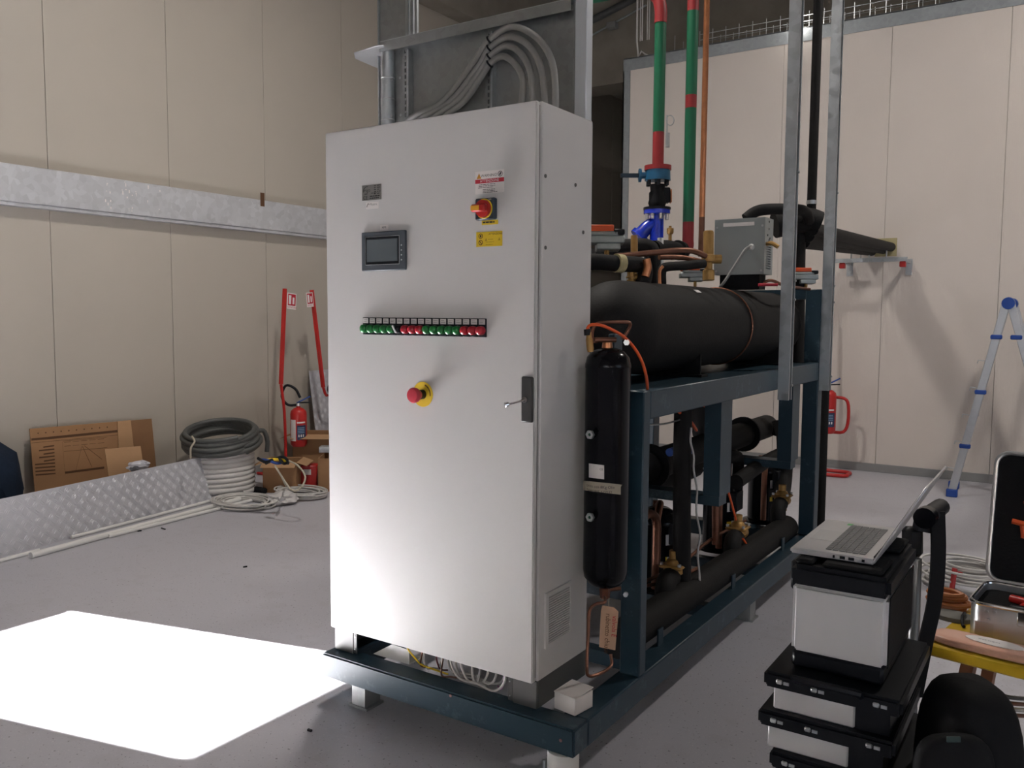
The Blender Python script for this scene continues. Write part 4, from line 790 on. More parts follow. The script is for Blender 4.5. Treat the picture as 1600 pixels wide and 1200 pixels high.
MB().prism([(XC-.0, A.y, .0), (XC-.0, B.y, .0), (XC-.06, B.y, B.z), (XC-.06, A.y, A.z)], (.006, 0, 0)).build('printed_panel', CARD, cs)
MB().prism([(XC+.008, B.y-.06, .0), (XC+.008, B.y+.11, .0), (XC-.052, B.y+.09, B.z+.003), (XC-.052, B.y-.03, B.z)], (.005, 0, 0)).build('side_flap', CARDL, cs)
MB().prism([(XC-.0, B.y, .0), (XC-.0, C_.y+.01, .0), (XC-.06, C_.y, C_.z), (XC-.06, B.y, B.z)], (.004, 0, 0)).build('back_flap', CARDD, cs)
slope = .06/B.z
def cline(p, q, w, m=INKB):      # printed line on the leaning panel, between two photo pixels
    P, Q = cpt(*p), cpt(*q); P.x = XC+.0072-P.z*slope; Q.x = XC+.0072-Q.z*slope
    return P, Q, w
pr = MB()
def ln(p, q, w):
    P, Q, w = cline(p, q, w); pr.bar(P, Q, .0006, w, (1, 0, 0)) if False else pr.obox(P-Vector((0, 0, w/2)), Q-P, (0, 0, w), (.0006, 0, 0))
ln((54, 688), (192, 674), .020); ln((54, 693), (192, 680), .003); ln((102, 691), (104, 744), .003); ln((103, 690), (171, 684), .003); ln((104, 706), (171, 700), .003)
ln((132, 698), (120, 738), .006); ln((133, 698), (146, 730), .006); ln((136, 697), (162, 718), .004); ln((104, 739), (165, 731), .018)
for k in range(5): ln((105+13*k, 692-1.2*k), (115+13*k, 691-1.2*k), .003); ln((105+13*k, 698-1.2*k), (115+13*k, 697-1.2*k), .003)
for k in range(9): ln((58 if k > 4 else 72-(k % 2)*7, 699.5+k*5.4), (89, 697+k*5.4), .011)
pr.obox
P_, Q_, w_ = cline((102, 690), (171, 684), .003)
pr.build('printing', INKB, cs, smooth=False)
for k in range(10):
    P, Q, _ = cline((65+12*k, 678-k*1.1), (66+12*k, 678-k*1.1), .01); MB().lathe([(0, 0), (.006, 0), (0, .001)], P, (1, 0, 0), 8).build('printed_mark', INKB, cs)
a, b = PX(163, 702, -3.9), PX(219, 697, -3.9)
MB().prism([(-3.80, a.y, .0), (-3.80, b.y, .0), (-3.9, b.y, b.z), (-3.9, a.y, a.z)], (.006, 0, 0)).build('cardboard_piece', CARDL, None, label='small pale cardboard offcut standing between carton and tread plate', cat='cardboard')
def crumple(name, c, r, m, label, cat, seed=1, amp=.5, sq=(1, 1, 1)):
    bm = bmesh.new(); bmesh.ops.create_icosphere(bm, subdivisions=3, radius=1); mb = MB()
    for v in bm.verts:
        d = v.co.normalized(); k = 1+amp*noise.noise(d*2.2+Vector((seed, 0, 0)))+amp*.4*noise.noise(d*6+Vector((0, seed, 0))); mb.v.append(Vector(c)+Vector((d.x*sq[0], d.y*sq[1], d.z*sq[2]))*r*k)
    mb.f = [tuple(v.index for v in f.verts) for f in bm.faces]; bm.free()
    return mb.build(name, m, None, label=label, cat=cat)
crumple('plastic_scrap', PX(216, 728, -3.75), .055, mat('plastic_lilac', (.5, .5, .55), .35), 'crumpled pale plastic scrap above the tread plate edge', 'plastic', 3, .6, (1, 1.6, .7))
def coil(c, R, r, loops, pitch, tilt, seed, flat=1., jit=.06, seg=8, n=40):
    rg = random.Random(seed); P = []; c = Vector(c); M = Matrix.Rotation(tilt[0], 3, 'X') @ Matrix.Rotation(tilt[1], 3, 'Y')
    for l in range(loops):
        rr = R*(1+jit*(rg.random()-.5)*2); ox, oy = jit*R*(rg.random()-.5), jit*R*(rg.random()-.5)
        for k in range(n):
            t = l+k/n; a = 2*PI*t; P.append(c+M @ Vector((rr*math.cos(a)+ox, rr*flat*math.sin(a)+oy, pitch*t)))
    for i in range(2):
        P = [P[0]]+[(P[j-1]+P[j]*2+P[j+1])/4 for j in range(1, len(P)-1)]+[P[-1]]
    return P
c = PZ(352, 772, 0)
o = MB().tube(coil((c.x-.06, c.y+.02, .028), .26, .026, 9, .043, (0, 0), 2, 1, .01, n=36), .026, 1, 10).build('corrugated_coil', mat('corrugated_white', (.58, .56, .55), .5), None, label='thick white conduit coil standing behind the end of the tread plate', cat='coil')
c2 = Vector((c.x-.06, c.y+.02, .49))
o = MB().tube(coil(c2+Vector((0, 0, -.06)), .31, .02, 8, .019, (.18, .12), 5, 1, .07, n=36), .021, 1, 10).build('hose_coil', DGREYC, None, label='dark grey hose coil lying on top of the white conduit coil', cat='coil')
q = PD(300, 700, (c2-CAM).dot(FW)-.2); MB().tube([PD(300, 682, 6.95), PD(304, 690, 6.9), PD(298, 700, 6.88), PD(298, 716, 6.9)], .008, 3, 8).build('paper_tie', TAPE, o)
MB().tube([c2+Vector((.1, .25, .02)), c2+Vector((.12, .36, .04)), c2+Vector((.13, .40, -.06)), c2+Vector((.12, .40, -.16))], .021, 4, 10).build('hose_tail', DGREYC, o)
c = PZ(382, 790, 0)
MB().tube(coil((c.x, c.y, .012), .25, .006, 14, .003, (0, 0), 8, .75, .22), .0065, 1, 7).build('cable_coil', OFFW, None, label='loose coil of white cable on the floor at the tube ends', cat='coil')
c = PZ(472, 776, 0)
co = MB().tube(coil((c.x, c.y, .012), .22, .006, 13, .004, (0, 0), 9, .7, .22), .007, 1, 7).build('cable_coil', OFFW, None, label='loose coil of white cable on the floor in front of the brown boxes', cat='coil')
MB().tube([PZ(447, 760, .1), PD(440, 745, 6.6), PD(430, 728, 6.6), PD(455, 765, 6.5), PD(470, 762, 6.5), PD(477, 745, 6.55), PD(466, 728, 6.6), PD(452, 720, 6.7)], .007, 5, 7).build('cable_tail', TAPE, co)
crumple('plastic_bag', PZ(442, 778, .05), .10, mat('bag_white', (.55, .53, .53), .4), 'whitish plastic bag slumped on the cable coil by the boxes', 'bag', 5, .35, (1.1, 1.3, .6))
pipe('white_tube', [PZ(48, 868, .02), PZ(397, 774, .02)], .021, WHITE, 'thick white plastic tube lying along the foot of the tread plate', 'tube', smooth=1)
pipe('white_tube', [PZ(-60, 892, .012)+Vector((0, 0, 0)), PZ(60, 862, .012)+Vector((-.03, .02, 0))], .013, WHITE, 'thin white plastic tube ending beside the thick one', 'tube', smooth=1)
pipe('white_tube', [PZ(170, 838, .014), PZ(408, 778, .014)], .014, WHITE, 'slim white plastic tube on the open floor side of the thick one', 'tube', smooth=1)
pipe('white_tube', [PZ(120, 842, .013)+Vector((-.07, 0, 0)), PZ(395, 768, .013)+Vector((-.05, 0, 0))], .013, WHITE, 'white plastic tube tucked between thick tube and tread plate', 'tube', smooth=1)
for i, (u, v) in enumerate(((215, 830), (252, 825), (380, 886), (481, 1140))): MB().bar(PZ(u, v, .004), PZ(u+6, v+(2 if i % 2 else -1), .004), .008, .008).build('floor_scrap', BLK, None, label=('dark scrap lying under the slim white tube', 'dark wire scrap just past the slim white tube', 'lone dark crumb on the open grey floor', 'dark crumb at the edge of the sun patch')[i], cat='scrap')
def carton(o, ax, ay, h, label, flaps=True, m=CARD):
    o, ax, ay = Vector(o), Vector(ax), Vector(ay); t = thing('cardboard_box', o+(ax+ay)/2, label, 'box'); th = .005
    nx, ny = ax.normalized()*th, ay.normalized()*th; z = Vector((0, 0, h))
    MB().obox(o, ax, ay, (0, 0, th)).build('bottom', m, t)
    for n, p, e, f in (('side', o, ax, ny), ('side', o+ay-ny, ax, ny), ('side', o, nx, ay), ('side', o+ax-nx, nx, ay)): MB().obox(p, e, f, z).build(n, m, t)
    if flaps:
        for p, e, f in ((o, ax, -ay*.3), (o+ay, ax, ay*.3), (o, ay, -ax*.3), (o+ax, ay, ax*.3)):
            MB().prism([p+z, p+e+z, p+e+f+z-Vector((0, 0, f.length*.35)), p+f+z-Vector((0, 0, f.length*.35))], (0, 0, .004)).build('flap', CARDL, t)
    return t
def bx2(u0, u1, v, dep, h, label, fl=True, m=CARD):
    a, b = PZ(u0, v, 0), PZ(u1, v, 0); d = (b-a); n = Vector((-d.y, d.x, 0)).normalized()*dep; return carton(a, d, n, h, label, fl, m)
bx2(411, 464, 770, .30, .27, 'open brown carton with straps on top, beside the white conduit coil')
bx2(497, 550, 768, .34, .30, 'closed-up brown carton partly behind the control cabinet', False)
a = PZ(455, 752, 0); carton((a.x-.25, a.y+.25, 0), (.35, .23, 0), (-.17, .26, 0), .40, 'open brown carton below the hanging fire extinguisher, against the wall')
a, b = PZ(464, 765, 0), PZ(494, 765, 0); d = b-a; rb = MB().obox(a+Vector((-.02, .03, 0)), d, Vector((-d.y, d.x, 0))*.8, (0, 0, .215)).build('red_box', RED, None, bevel=.008, label='small red box wedged between two brown cartons', cat='box'); MB().obox(a+d*.3+Vector((-.02, .03, .13))+Vector((d.y, -d.x, 0))*.01, d*.4, Vector((d.y, -d.x, 0))*.01, (0, 0, .05)).build('white_sticker', PAPER, rb)
for i in range(5):
    P = [PD(403+i*3, 716+i*2, 6.75), PD(415+i*6, 722-i*2, 6.7), PD(428+i*5, 718+(i % 2)*6, 6.7), PD(446+i, 720+i, 6.75)]
    MB().tube(P, .012, 4, 8).build('strap', YELLOW if i == 2 else (BLUEP if i == 1 else BLK), None, label=('black strap draped over the open carton', 'blue strap draped over the open carton', 'yellow strap draped over the open carton', 'black strap draped over the open carton', 'black strap draped over the open carton')[i], cat='strap', group='straps on the carton')
a = PZ(498, 708, .302); MB().obox(a, Vector((.14, .09, 0)), Vector((-.05, .08, 0)), (0, 0, .06)).build('metal_clamp', GALV, None, bevel=.006, label='silver metal clamp resting on the closed carton', cat='clamp')
a = PZ(410, 772, 0); MB().box((a.x-.14, a.y-.02, 0), (a.x+.02, a.y+.05, .05)).build('tool_pouch', BLKM, None, bevel=.015, label='flat black pouch on the floor before the open carton', cat='pouch')
crumple('work_jacket', PX(-16, 745, -3.95)+Vector((0, 0, -.10)), .22, NAVY, 'dark navy work jacket heaped behind the tread plate', 'jacket', 9, .25, (.9, .95, 1.6))
# fire extinguishers on red floor stands
def extinguisher(x, y, zb, label, r=.083, h=.36):
    t = thing('fire_extinguisher', (x, y, zb), label, 'extinguisher')
    MB().lathe([(0, 0), (r*.8, 0), (r, .025), (r, h), (r*.93, h+.03), (r*.6, h+.055), (.02, h+.065), (.02, h+.085), (0, h+.085)], (x, y, zb), (0, 0, 1), 28).build('cylinder', RED, t)
    to = math.atan2(CAM.y-y, CAM.x-x)
    def patch(a0, a1, z0, z1, m, n, off):
        mb = MB()
        for k in range(10):
            p = [Vector((x+(r+off)*math.cos(a), y+(r+off)*math.sin(a), 0)) for a in (to+a0+(a1-a0)*k/10, to+a0+(a1-a0)*(k+1)/10)]
            mb.quad(p[0]+Vector((0, 0, zb+z0)), p[1]+Vector((0, 0, zb+z0)), p[1]+Vector((0, 0, zb+z1)), p[0]+Vector((0, 0, zb+z1)))
        return mb.build(n, m, t)
    patch(-1.15, -.35, .06, .27, PAPER, 'white_label', .0006); patch(-.2, 1.0, .07, .215, mat('label_navy', (.02, .035, .10), .5), 'blue_label', .0008)
    for k in range(3): patch(-.05+k*.28, .1+k*.28, .10, .125, PAPER, 'pictogram', .0012)
    for k in range(4): patch(-.1, .75, .14+k*.016, .145+k*.016, LBLUE, 'label_text', .0012)
    patch(-.2, .85, .235, .25, PAPER, 'label_heading', .0012)
    MB().cyl((x, y, zb+h+.08), (x, y, zb+h+.11), .022, seg=12).build('valve', STEEL, t)
    for dz in (.0, .06): MB().bar((x-.01, y-.01, zb+h+.11), Vector((x, y, zb+h+.115+dz))+RT*.12, .014, .012).build('squeeze_lever', BLUEP if dz else BLK, t)
    MB().tube([Vector((x, y, zb+h+.09)), Vector((x, y, zb+h+.09))-RT*.10, Vector((x, y, zb+h+.17))-RT*.16, Vector((x, y, zb+h+.28))-RT*.12, Vector((x, y, zb+h+.25))-RT*.03, Vector((x, y, zb+h+.16))+RT*.02], .013, 5, 10).build('hose', BLK, t)
    return t
def sign(c, ex, ey, label):
    c, ex, ey = Vector(c), Vector(ex), Vector(ey); n = ex.cross(ey).normalized()*.003; t = MB().obox(c, ex, ey, n).build('extinguisher_sign', PAPER, None, label=label, cat='sign'); n2 = n*.3
    MB().obox(c+n+ex*.08+ey*.22, ex*.84, ey*.72, n2).build('red_field', INKR, t); MB().obox(c+n*1.3+ex*.16+ey*.30, ex*.26, ey*.55, n2).build('bottle_symbol', PAPER, t)
    MB().obox(c+n*1.3+ex*.58+ey*.32, ex*.2, ey*.42, n2).build('flame_symbol', PAPER, t)
    text('ESTINTORE', 'sign_word', INKR, t, c+n*1.05+ex*.06+ey*.06, ex, ey, ey.length*.14)
a = PX(467, 697, -3.86); extinguisher(a.x, a.y, a.z, 'red fire extinguisher with blue and white label hanging over the cartons', .08, .32)
st1 = thing('extinguisher_stand', (a.x, a.y, 0), 'straight red pole stand holding the fire extinguisher over the cartons', 'stand')
p = [PX(445, 451, -3.93), PX(441, 540, -3.93), PX(439, 600, -3.93), PX(444, 640, -3.93), PX(446, 690, -3.93)]; MB().bar(p[0], p[2], .03, .03, (1, .1, 0)).build('pole', RED, st1); MB().tube([p[2], p[3], p[4], Vector((p[4].x, p[4].y, .02))], .014, 3, 8).build('lower_tube', RED, st1)
MB().tube([Vector((-4.2, p[4].y-.12, .015)), Vector((-3.9, p[4].y-.12, .015)), Vector((-3.9, p[4].y+.06, .015)), Vector((-4.2, p[4].y+.06, .015))], .014, 1, 8, closed=True).build('floor_loop', RED, st1)
e = PX(448, 482, -3.91); sign(e, PX(462, 484, -3.91)-e, PX(449, 457, -3.91)-e, 'red and white sign on the straight red pole')
st2 = thing('extinguisher_stand', (-3.9, 3.72, 0), 'leaning red pole stand next to the control cabinet edge', 'stand'); p = [PX(487, 453, -3.9), PX(505, 605, -3.9), PX(510, 618, -3.9)]
MB().bar(p[0], p[1], .03, .03, (1, .1, 0)).build('pole', RED, st2); MB().tube([p[1], p[2], p[2]+Vector((.02, .1, -.05)), Vector((p[2].x+.02, p[2].y+.12, .02))], .014, 3, 8).build('lower_tube', RED, st2)
e = PX(480, 480, -3.88); sign(e, PX(490, 479, -3.88)-e, PX(478, 457.5, -3.88)-e, 'red and white sign on the leaning red pole')
MB().tube([PX(524+11*math.cos(t_), 608+12*math.sin(t_), -3.85) for t_ in [1.6+k*.35 for k in range(10)]], .013, 1, 8).build('extinguisher_hose', BLK, None, label='black hose loop at the leaning red pole', cat='hose')
a = PZ(1292, 741, 0); a = Vector((a.x, a.y, 0)); extinguisher(a.x-.02, a.y, .42, 'red fire extinguisher standing before the white wall behind the black riser', .085, .38)
st3 = thing('extinguisher_stand', a, 'red tubular floor stand behind the black insulated riser', 'stand')
MB().tube([a+Vector(p_) for p_ in ((-.2, -.12, .02), (.17, -.12, .02), (.2, 0, .02), (.17, .12, .02), (-.2, .12, .02))], .018, 4, 10).build('floor_loop', RED, st3)
MB().tube([a+Vector((-.06, .11, .02)), a+Vector((-.06, .11, .9)), a+Vector((-.09, .11, 1.2)), a+Vector((-.1, .11, 1.75))], .018, 3, 10).build('pole', RED, st3); MB().tube([a+Vector(p_) for p_ in ((.0, .11, .78), (.12, .11, .77), (.16, .11, .7), (.16, .11, .52), (.12, .11, .43), (.02, .11, .42))], .016, 3, 10).build('guard_loop', RED, st3)
# ================================================================== COLD ROOM DETAILS
wt = thing('wire_cable_tray', (1.2, YB+.15, HC), 'wire mesh cable tray running along the top of the white wall', 'cable tray')
for y, z in ((.05, .15), (.05, .09), (.30, .15)): MB().cyl((-1.2, YB+y, HC+z), (5.5, YB+y, HC+z), .004, seg=6).build('long_wire', STEEL, wt)
for k in range(46): x = -1.5+k*.15; MB().tube([(x, YB+.05, HC+.19), (x, YB+.05, HC+.014), (x, YB+.30, HC+.014), (x, YB+.30, HC+.19)], .004, 1, 5).build('cross_wire', STEEL, wt)
wd = thing('cable_drop', (-1.6, YB+.1, HC), 'bundle of white vertical tray wires beside the green pipe elbow', 'cable tray')
for u in (995, 1000, 1003, 1011, 1014):
    q = PY(u, 70, YB+.1); MB().tube([(q.x, q.y, 6.8), (q.x, q.y, HC+.22)]+([(q.x+.06, q.y, HC+.10), (q.x+.15, q.y, HC+.035), (q.x+.2, q.y, HC+.03)] if u < 1000 else []), .011 if u < 1000 else .006, 2, 7).build('vertical_wire', OFFW, wd)
q = PY(1248, 37, YB-.05); sp = thing('spot_lamp', q, 'glowing round lamp on the top edge of the white wall', 'lamp'); MB().lathe([(0, -.05), (.03, -.042), (.05, 0), (.03, .042), (0, .05)], q, (0, 0, 1), 16).build('bulb', mat('bulb_glow', (1, 1, 1), .4, emit=(1, .95, .88), estr=40), sp); MB().cyl(q+Vector((0, .03, .0)), (q.x, YB+.03, q.z), .02, seg=10).build('socket', STEEL, sp)
yc = 8.57
for i, (p, r, m) in enumerate((((905, 42, 1010, -12), .05, DGREYC), ((905, 66, 1010, 8), .012, GALV), )):
    pipe('ceiling_conduit', [PY(p[0], p[1], yc), PY(p[2], p[3], yc)], r, m, ('thick dark pipe crossing the concrete beam', 'thin bright conduit crossing the concrete beam')[i], 'pipe', smooth=1)
q = PY(957, 41, yc-.02); MB().box((q.x-.07, yc-.08, q.z-.04), (q.x+.07, yc+.03, q.z+.05)).build('junction_box', GREYC, None, bevel=.01, label='grey junction box on the concrete beam conduit', cat='junction box')
# ladder
ld = thing('folding_ladder', (1.85, 6.0, 0), 'aluminium folding ladder with blue fittings standing before the white wall', 'ladder')
f0 = PZ(1487, 776, 0); ap = PY(1572, 474, f0.y+.10)
f1 = PZ(1488+178, 790, 0); f1.y = f0.y+.05
back = Vector((0, .42, 0))
def stile(a, b, n): MB().bar(a, b, .065, .028, (0, 1, 0)).build(n, ALU, ld, bevel=.004)
up0 = f0+Vector((0, 0, .05)); stile(up0, ap, 'stile'); stile(f0+back+Vector((-.03, 0, .05)), ap+back+Vector((-.02, 0, 0)), 'stile')
up1 = f1+Vector((0, 0, .05)); stile(up1, ap+Vector((.035, 0, 0)), 'stile'); stile(up1+back, ap+back+Vector((.035, 0, 0)), 'stile')
for k in range(6):
    for A_, s in ((up0, -1), (up1, 1)):
        p = A_.lerp(ap, .10+k*.145); q = p+back; MB().cyl(p+Vector((s*.0, .0, 0)), q, .014, seg=8).build('rung', ALU, ld)
        MB().obox(p+Vector((-.045, -.022, -.02)), (.09, 0, .0), (0, .045, 0), (0, 0, .04)).build('blue_clip', BLUEP, ld, bevel=.008) if k > 0 and k % 2 == 1 else None
        if s < 0 and k < 5: MB().tube([p+Vector((-.03, .05, .03)), p+Vector((-.085, .05, .035)), p+Vector((-.09, .05, .005))], .005, 1, 6).build('hook', STEEL, ld)
for yo in (0, .42): MB().lathe([(0, -.03), (.05, -.03), (.055, 0), (.05, .03), (0, .03)], ap+Vector((.018, yo, .0)), (0, 1, 0), 16).build('hinge', BLUEP, ld)
for A_ in (f0, f0+back+Vector((-.03, 0, 0)), f1, f1+back): MB().box(A_+Vector((-.045, -.03, 0)), A_+Vector((.045, .03, .07))).build('foot', BLUEP, ld, bevel=.006)
# ================================================================== TOOL CASE STACK AND LAPTOP
def tcase(x0, x1, y0, y1, z0, h, label, lat, handle=False):
    t = thing('tool_case', ((x0+x1)/2, (y0+y1)/2, z0), label, 'case', 'stacked tool cases')
    MB().box((x0+.02, y0+.025, z0), (x1-.11, y1-.03, z0+h-.041)).build('grey_panel', CASEG, t, bevel=.004)
    MB().box((x1-.111, y0+.03, z0), (x1-.03, y1-.03, z0+h-.041)).build('black_end', BLK, t)
    rim = MB().box((x0, y0, z0+h-.042), (x1, y1, z0+h)).build('rim', BLK, t, bevel=.008, bseg=2)
    for f in lat:
        x = x0+(x1-x0)*f; MB().box((x, y0-.004, z0+h-.027), (x+.016, y0+.002, z0+h-.014)).build('latch', STEEL, rim, bevel=.003); MB().box((x+.019, y0-.003, z0+h-.025), (x+.033, y0+.002, z0+h-.017)).build('latch_tab', STEEL, rim)
    if handle:
        hx0, hx1 = x0+.09, x0+.235; MB().tube([(hx0, y0, z0+h-.008), (hx0, y0-.03, z0+h+.008), (hx0+.008, y0-.036, z0+h+.012), (hx1-.008, y0-.036, z0+h+.012), (hx1, y0-.03, z0+h+.008), (hx1, y0, z0+h-.008)], .010, 2, 8).build('handle', BLK, t)
    return t
TX0, TX1, TY0, TY1 = 1.885, 2.215, -.325, .13
zs = [(.575, .105, 0.0), (.47, .105, -.012), (.365, .105, .02), (.26, .105, 0), (.155, .105, 0), (.0, .155, 0)]
tl_ = ('topmost flat black and grey tool case, under the tall grey box', 'second flat tool case down from the tall grey box', 'third flat tool case down from the tall grey box', 'fourth flat tool case down from the tall grey box', 'fifth flat tool case down from the tall grey box', 'lowest tool case of the stack, standing on the floor')
for i, (z, h, dx) in enumerate(zs): tcase(TX0+dx, TX1+dx, TY0, TY1, z, h, tl_[i], (.10, .36, .80), i == 0)
tb = thing('tool_box', (2.05, -.08, .68), 'tall grey tool box with black lid under the laptop', 'box')
MB().box((1.935, -.268, .722), (2.165, .12, .905)).build('grey_shell', CASEG, tb, bevel=.012, bseg=3)
MB().box((1.937, -.262, .682), (2.160, .118, .728)).build('black_base', BLK, tb, bevel=.008)
MB().box((1.932, -.275, .902), (2.170, .125, .955)).build('lid', BLK, tb, bevel=.012, bseg=2)
for x0_, x1_ in ((1.938, 1.985), (2.005, 2.15)): MB().box((x0_, -.262, .955), (x1_, -.12, .968)).build('lid_pad', BLKM, tb, bevel=.006)
MB().box((1.955, -.235, .9682), (1.968, -.228, .9692)).build('pad_slot', BLKG, tb); MB().box((2.122, -.235, .9682), (2.136, -.228, .9692)).build('pad_slot', BLKG, tb)
MB().box((1.912, -.20, .865), (1.931, -.06, .945)).build('side_latch', BLK, tb, bevel=.006)
MB().box((2.1655, -.25, .725), (2.168, .10, .90)).build('side_panel', BLKM, tb)
MB().box((1.95, -.02, .955), (2.15, .12, .968)).build('lid_pad', BLKM, tb, bevel=.005)
lp = thing('laptop', (2.02, -.01, .97), 'open silver laptop with grey keyboard resting on the tool box lid', 'laptop')
c0, c1, c2_, c3 = PZ(1235, 853, .985), PZ(1371, 877, .985), PZ(1404, 824, .985), PZ(1291, 811, .985)
lx0, lx1, ly0, ly1 = (c0.x+c3.x)/2, (c1.x+c2_.x)/2, (c0.y+c1.y)/2, (c2_.y+c3.y)/2
MB().box((lx0, ly0, .970), (lx1, ly1, .985)).build('base', LAPS, lp, bevel=.004, bseg=2)
for i in range(6):
    for j in range(15):
        x = lx1-.028-i*.0165; y = ly0+.03+j*.0208; MB().box((x-.0142, y, .985), (x, y+.0182, .9868)).build('key', LAPK, lp)
MB().box((lx0+.02, ly0+.12, .985), (lx0+.085, ly0+.24, .9856)).build('touchpad', mat('touchpad', (.46, .455, .46), .3), lp); q = MB().box((lx0+.07, ly1-.05, .985), (lx0+.085, ly1-.03, .9855)).build('green_sticker', mat('sticker_green', (.12, .45, .15), .5), lp)
for k, x in enumerate((lx1-.10, lx1-.083, lx1-.062, lx1-.03)): MB().box((x, ly0-.0006, .974), (x+(.005, .013, .014, .007)[k], ly0+.001, .981)).build('port', BLK, lp)
t0, t1_ = PY(1442, 769, ly0+.005), PY(1484, 737, ly1); hv = Vector((t0.x-lx1, 0, t0.z-.985)); hv = hv.normalized()*.225; nn = Vector((hv.z, 0, -hv.x)).normalized()
MB().obox((lx1-.004, ly0+.004, .982), hv, (0, ly1-ly0-.008, 0), nn*.006).build('lid', LAPS, lp, bevel=.002)
MB().obox(Vector((lx1-.004, ly0+.012, .982))+hv*.05-nn*.0008, hv*.90, (0, ly1-ly0-.024, 0), nn*.0012).build('screen', mat('lcd_black', (.02, .02, .023), .12), lp); MB().cyl((lx1-.002, ly0+.02, .984), (lx1-.002, ly1-.02, .984), .005, seg=10).build('hinge', BLK, lp)
# trolley handle with strap
th = thing('trolley_handle', (2.22, .12, 0), 'black grip on a grey tube, trolley handle behind the tool stack', 'handle')
d = 2.55
MB().tube([PD(1431, 872, d), PD(1424, 1100, d), Vector((PD(1424, 1100, d).x, PD(1424, 1100, d).y, .02))], .017, 1, 12).build('tube', mat('handle_tube', (.20, .205, .21), .4, .5), th)
MB().obox(PD(1418, 872, d), RT*.052, FW*.05, PD(1418, 825, d)-PD(1418, 872, d)).build('joint_block', BLK, th, bevel=.012); MB().bar(PD(1440, 830, d), PD(1446, 800, d), .04, .04, tuple(RT)).build('neck', BLK, th)
MB().tube([PD(1446, 808, d-.06), PD(1470, 792, d+.1)], .026, 1, 14).build('grip', BLK, th); MB().tube([PD(1444, 810, d-.07), PD(1449, 806, d-.04)], .031, 1, 14).build('grip_collar', BLKG, th)
st_ = [PD(1466, 800, d-.02), PD(1467, 870, d-.05), PD(1461, 940, d-.08), PD(1447, 1005, d-.12), PD(1430, 1090, d-.2)]
sm = MB(); wv = RT*.021
for p, q in zip(catmull(st_, 4), catmull(st_, 4)[1:]): sm.obox(p-wv, wv*2, q-p, FW*.008)
sm.build('shoulder_strap', BLKM, None, label='wide black strap hanging from the trolley grip down to the bag', cat='strap')
def superblob(c, ax, ay, az, e, seg=28, rings=16):
    mb = MB(); sg = lambda v, k: math.copysign(abs(v)**k, v); c = Vector(c); rows = []
    for i in range(rings+1):
        ph = -PI/2+PI*i/rings
        for j in range(seg):
            t = 2*PI*j/seg; mb.v.append(c+ax*(sg(math.cos(ph), e)*sg(math.cos(t), e))+ay*(sg(math.cos(ph), e)*sg(math.sin(t), e))+az*sg(math.sin(ph), e))
    for i in range(rings):
        for j in range(seg): mb.f.append((i*seg+j, i*seg+(j+1) % seg, (i+1)*seg+(j+1) % seg, (i+1)*seg+j))
    return mb
bc = PD(1512, 1175, 2.06); bag = thing('backpack', (bc.x, bc.y, 0), 'big black soft bag on the floor under the yellow board', 'bag')
bz_ = bc.z; superblob((bc.x, bc.y, bz_/2+.09), RT*.10, Vector((FW.x, FW.y, 0)).normalized()*.12, Vector((0, 0, bz_/2+.09)), .55).build('body', BLKM, bag)
superblob(PD(1490, 1230, 1.93), RT*.09, FW*.03, UP*.12, .6).build('pocket', BLKM, bag); MB().obox(PD(1480, 1160, 1.90), RT*.03, FW*.004, UP*.012).build('logo_patch', mat('patch_teal', (.012, .035, .034), .6), bag)
# yellow board on brown trestle legs
zb_ = .62; p0 = PZ(1446, 1004, zb_); e1 = Vector((.985, -.17, 0)).normalized(); e2 = Vector((-e1.y, e1.x, 0)); yt = thing('work_stool', (p0+e1*.35+e2*.25)*1.0-Vector((0, 0, zb_)), 'yellow topped work stand with splayed brown wooden legs', 'stand')
zv = Vector((0, 0, 1)); MB().obox(p0-zv*.038, e1*.72, e2*.46, zv*.038).build('yellow_top', BOARD, yt, bevel=.006)
for a_, b_, sx, sy in ((.10, .10, -.08, -.06), (.62, .10, .08, -.06), (.10, .38, -.08, .06), (.62, .38, .08, .06)):
    p = p0+e1*a_+e2*b_-zv*.038; q = p+e1*sx+e2*sy; q.z = 0; MB().bar(q, p, .045, .035, tuple(e1)).build('leg', WOODB, yt)
MB().bar(p0+e1*.06+e2*.1-zv*.40, p0+e1*.66+e2*.1-zv*.40, .03, .04).build('stretcher', WOODB, yt)
# wipes, felt pad, strap on the board
wc = PZ(1535, 1018, zb_+.02); wp_ = superblob(p0+e1*.155+e2*.058+zv*.0145, e1*.15, e2*.052, zv*.0145, .45).build('wipes_pack', WIPE, None, label='pink foil pack of wet wipes lying on the yellow board edge', cat='pack')
o_ = p0+e1*.155+e2*.058+zv*.0292; mbw = MB(); mbw.prism([o_+e1*(.078*math.cos(a)+.015)+e2*(.030*math.sin(a)) for a in [2*PI*k/20 for k in range(20)]], zv*.0018); mbw.build('white_flap', PAPER, wp_)
text('wet wipes', 'flap_print', mat('ink_slate', (.2, .2, .24), .7), wp_, o_+zv*.002-e1*.028-e2*.004, e1, e2, .014)
MB().lathe([(0, 0), (.017, 0), (.016, .002), (0, .002)], o_-e1*.085-e2*.018-zv*.006, zv, 16).build('violet_seal', VIOLET, wp_); MB().lathe([(0, 0), (.018, 0), (.017, .002), (0, .002)], o_-e1*.075+e2*.018-zv*.006, zv, 16).build('white_print', PAPER, wp_); MB().lathe([(0, 0), (.02, 0), (.019, .002), (0, .002)], o_+e1*.095-e2*.01-zv*.006, zv, 16).build('blue_print', LBLUE, wp_)
for s in (-1, 1): MB().obox(p0+e1*(.155+s*.142)+e2*.015+zv*.011, e1*s*.016, e2*.09, zv*.003).build('crimped_end', WIPE, wp_)
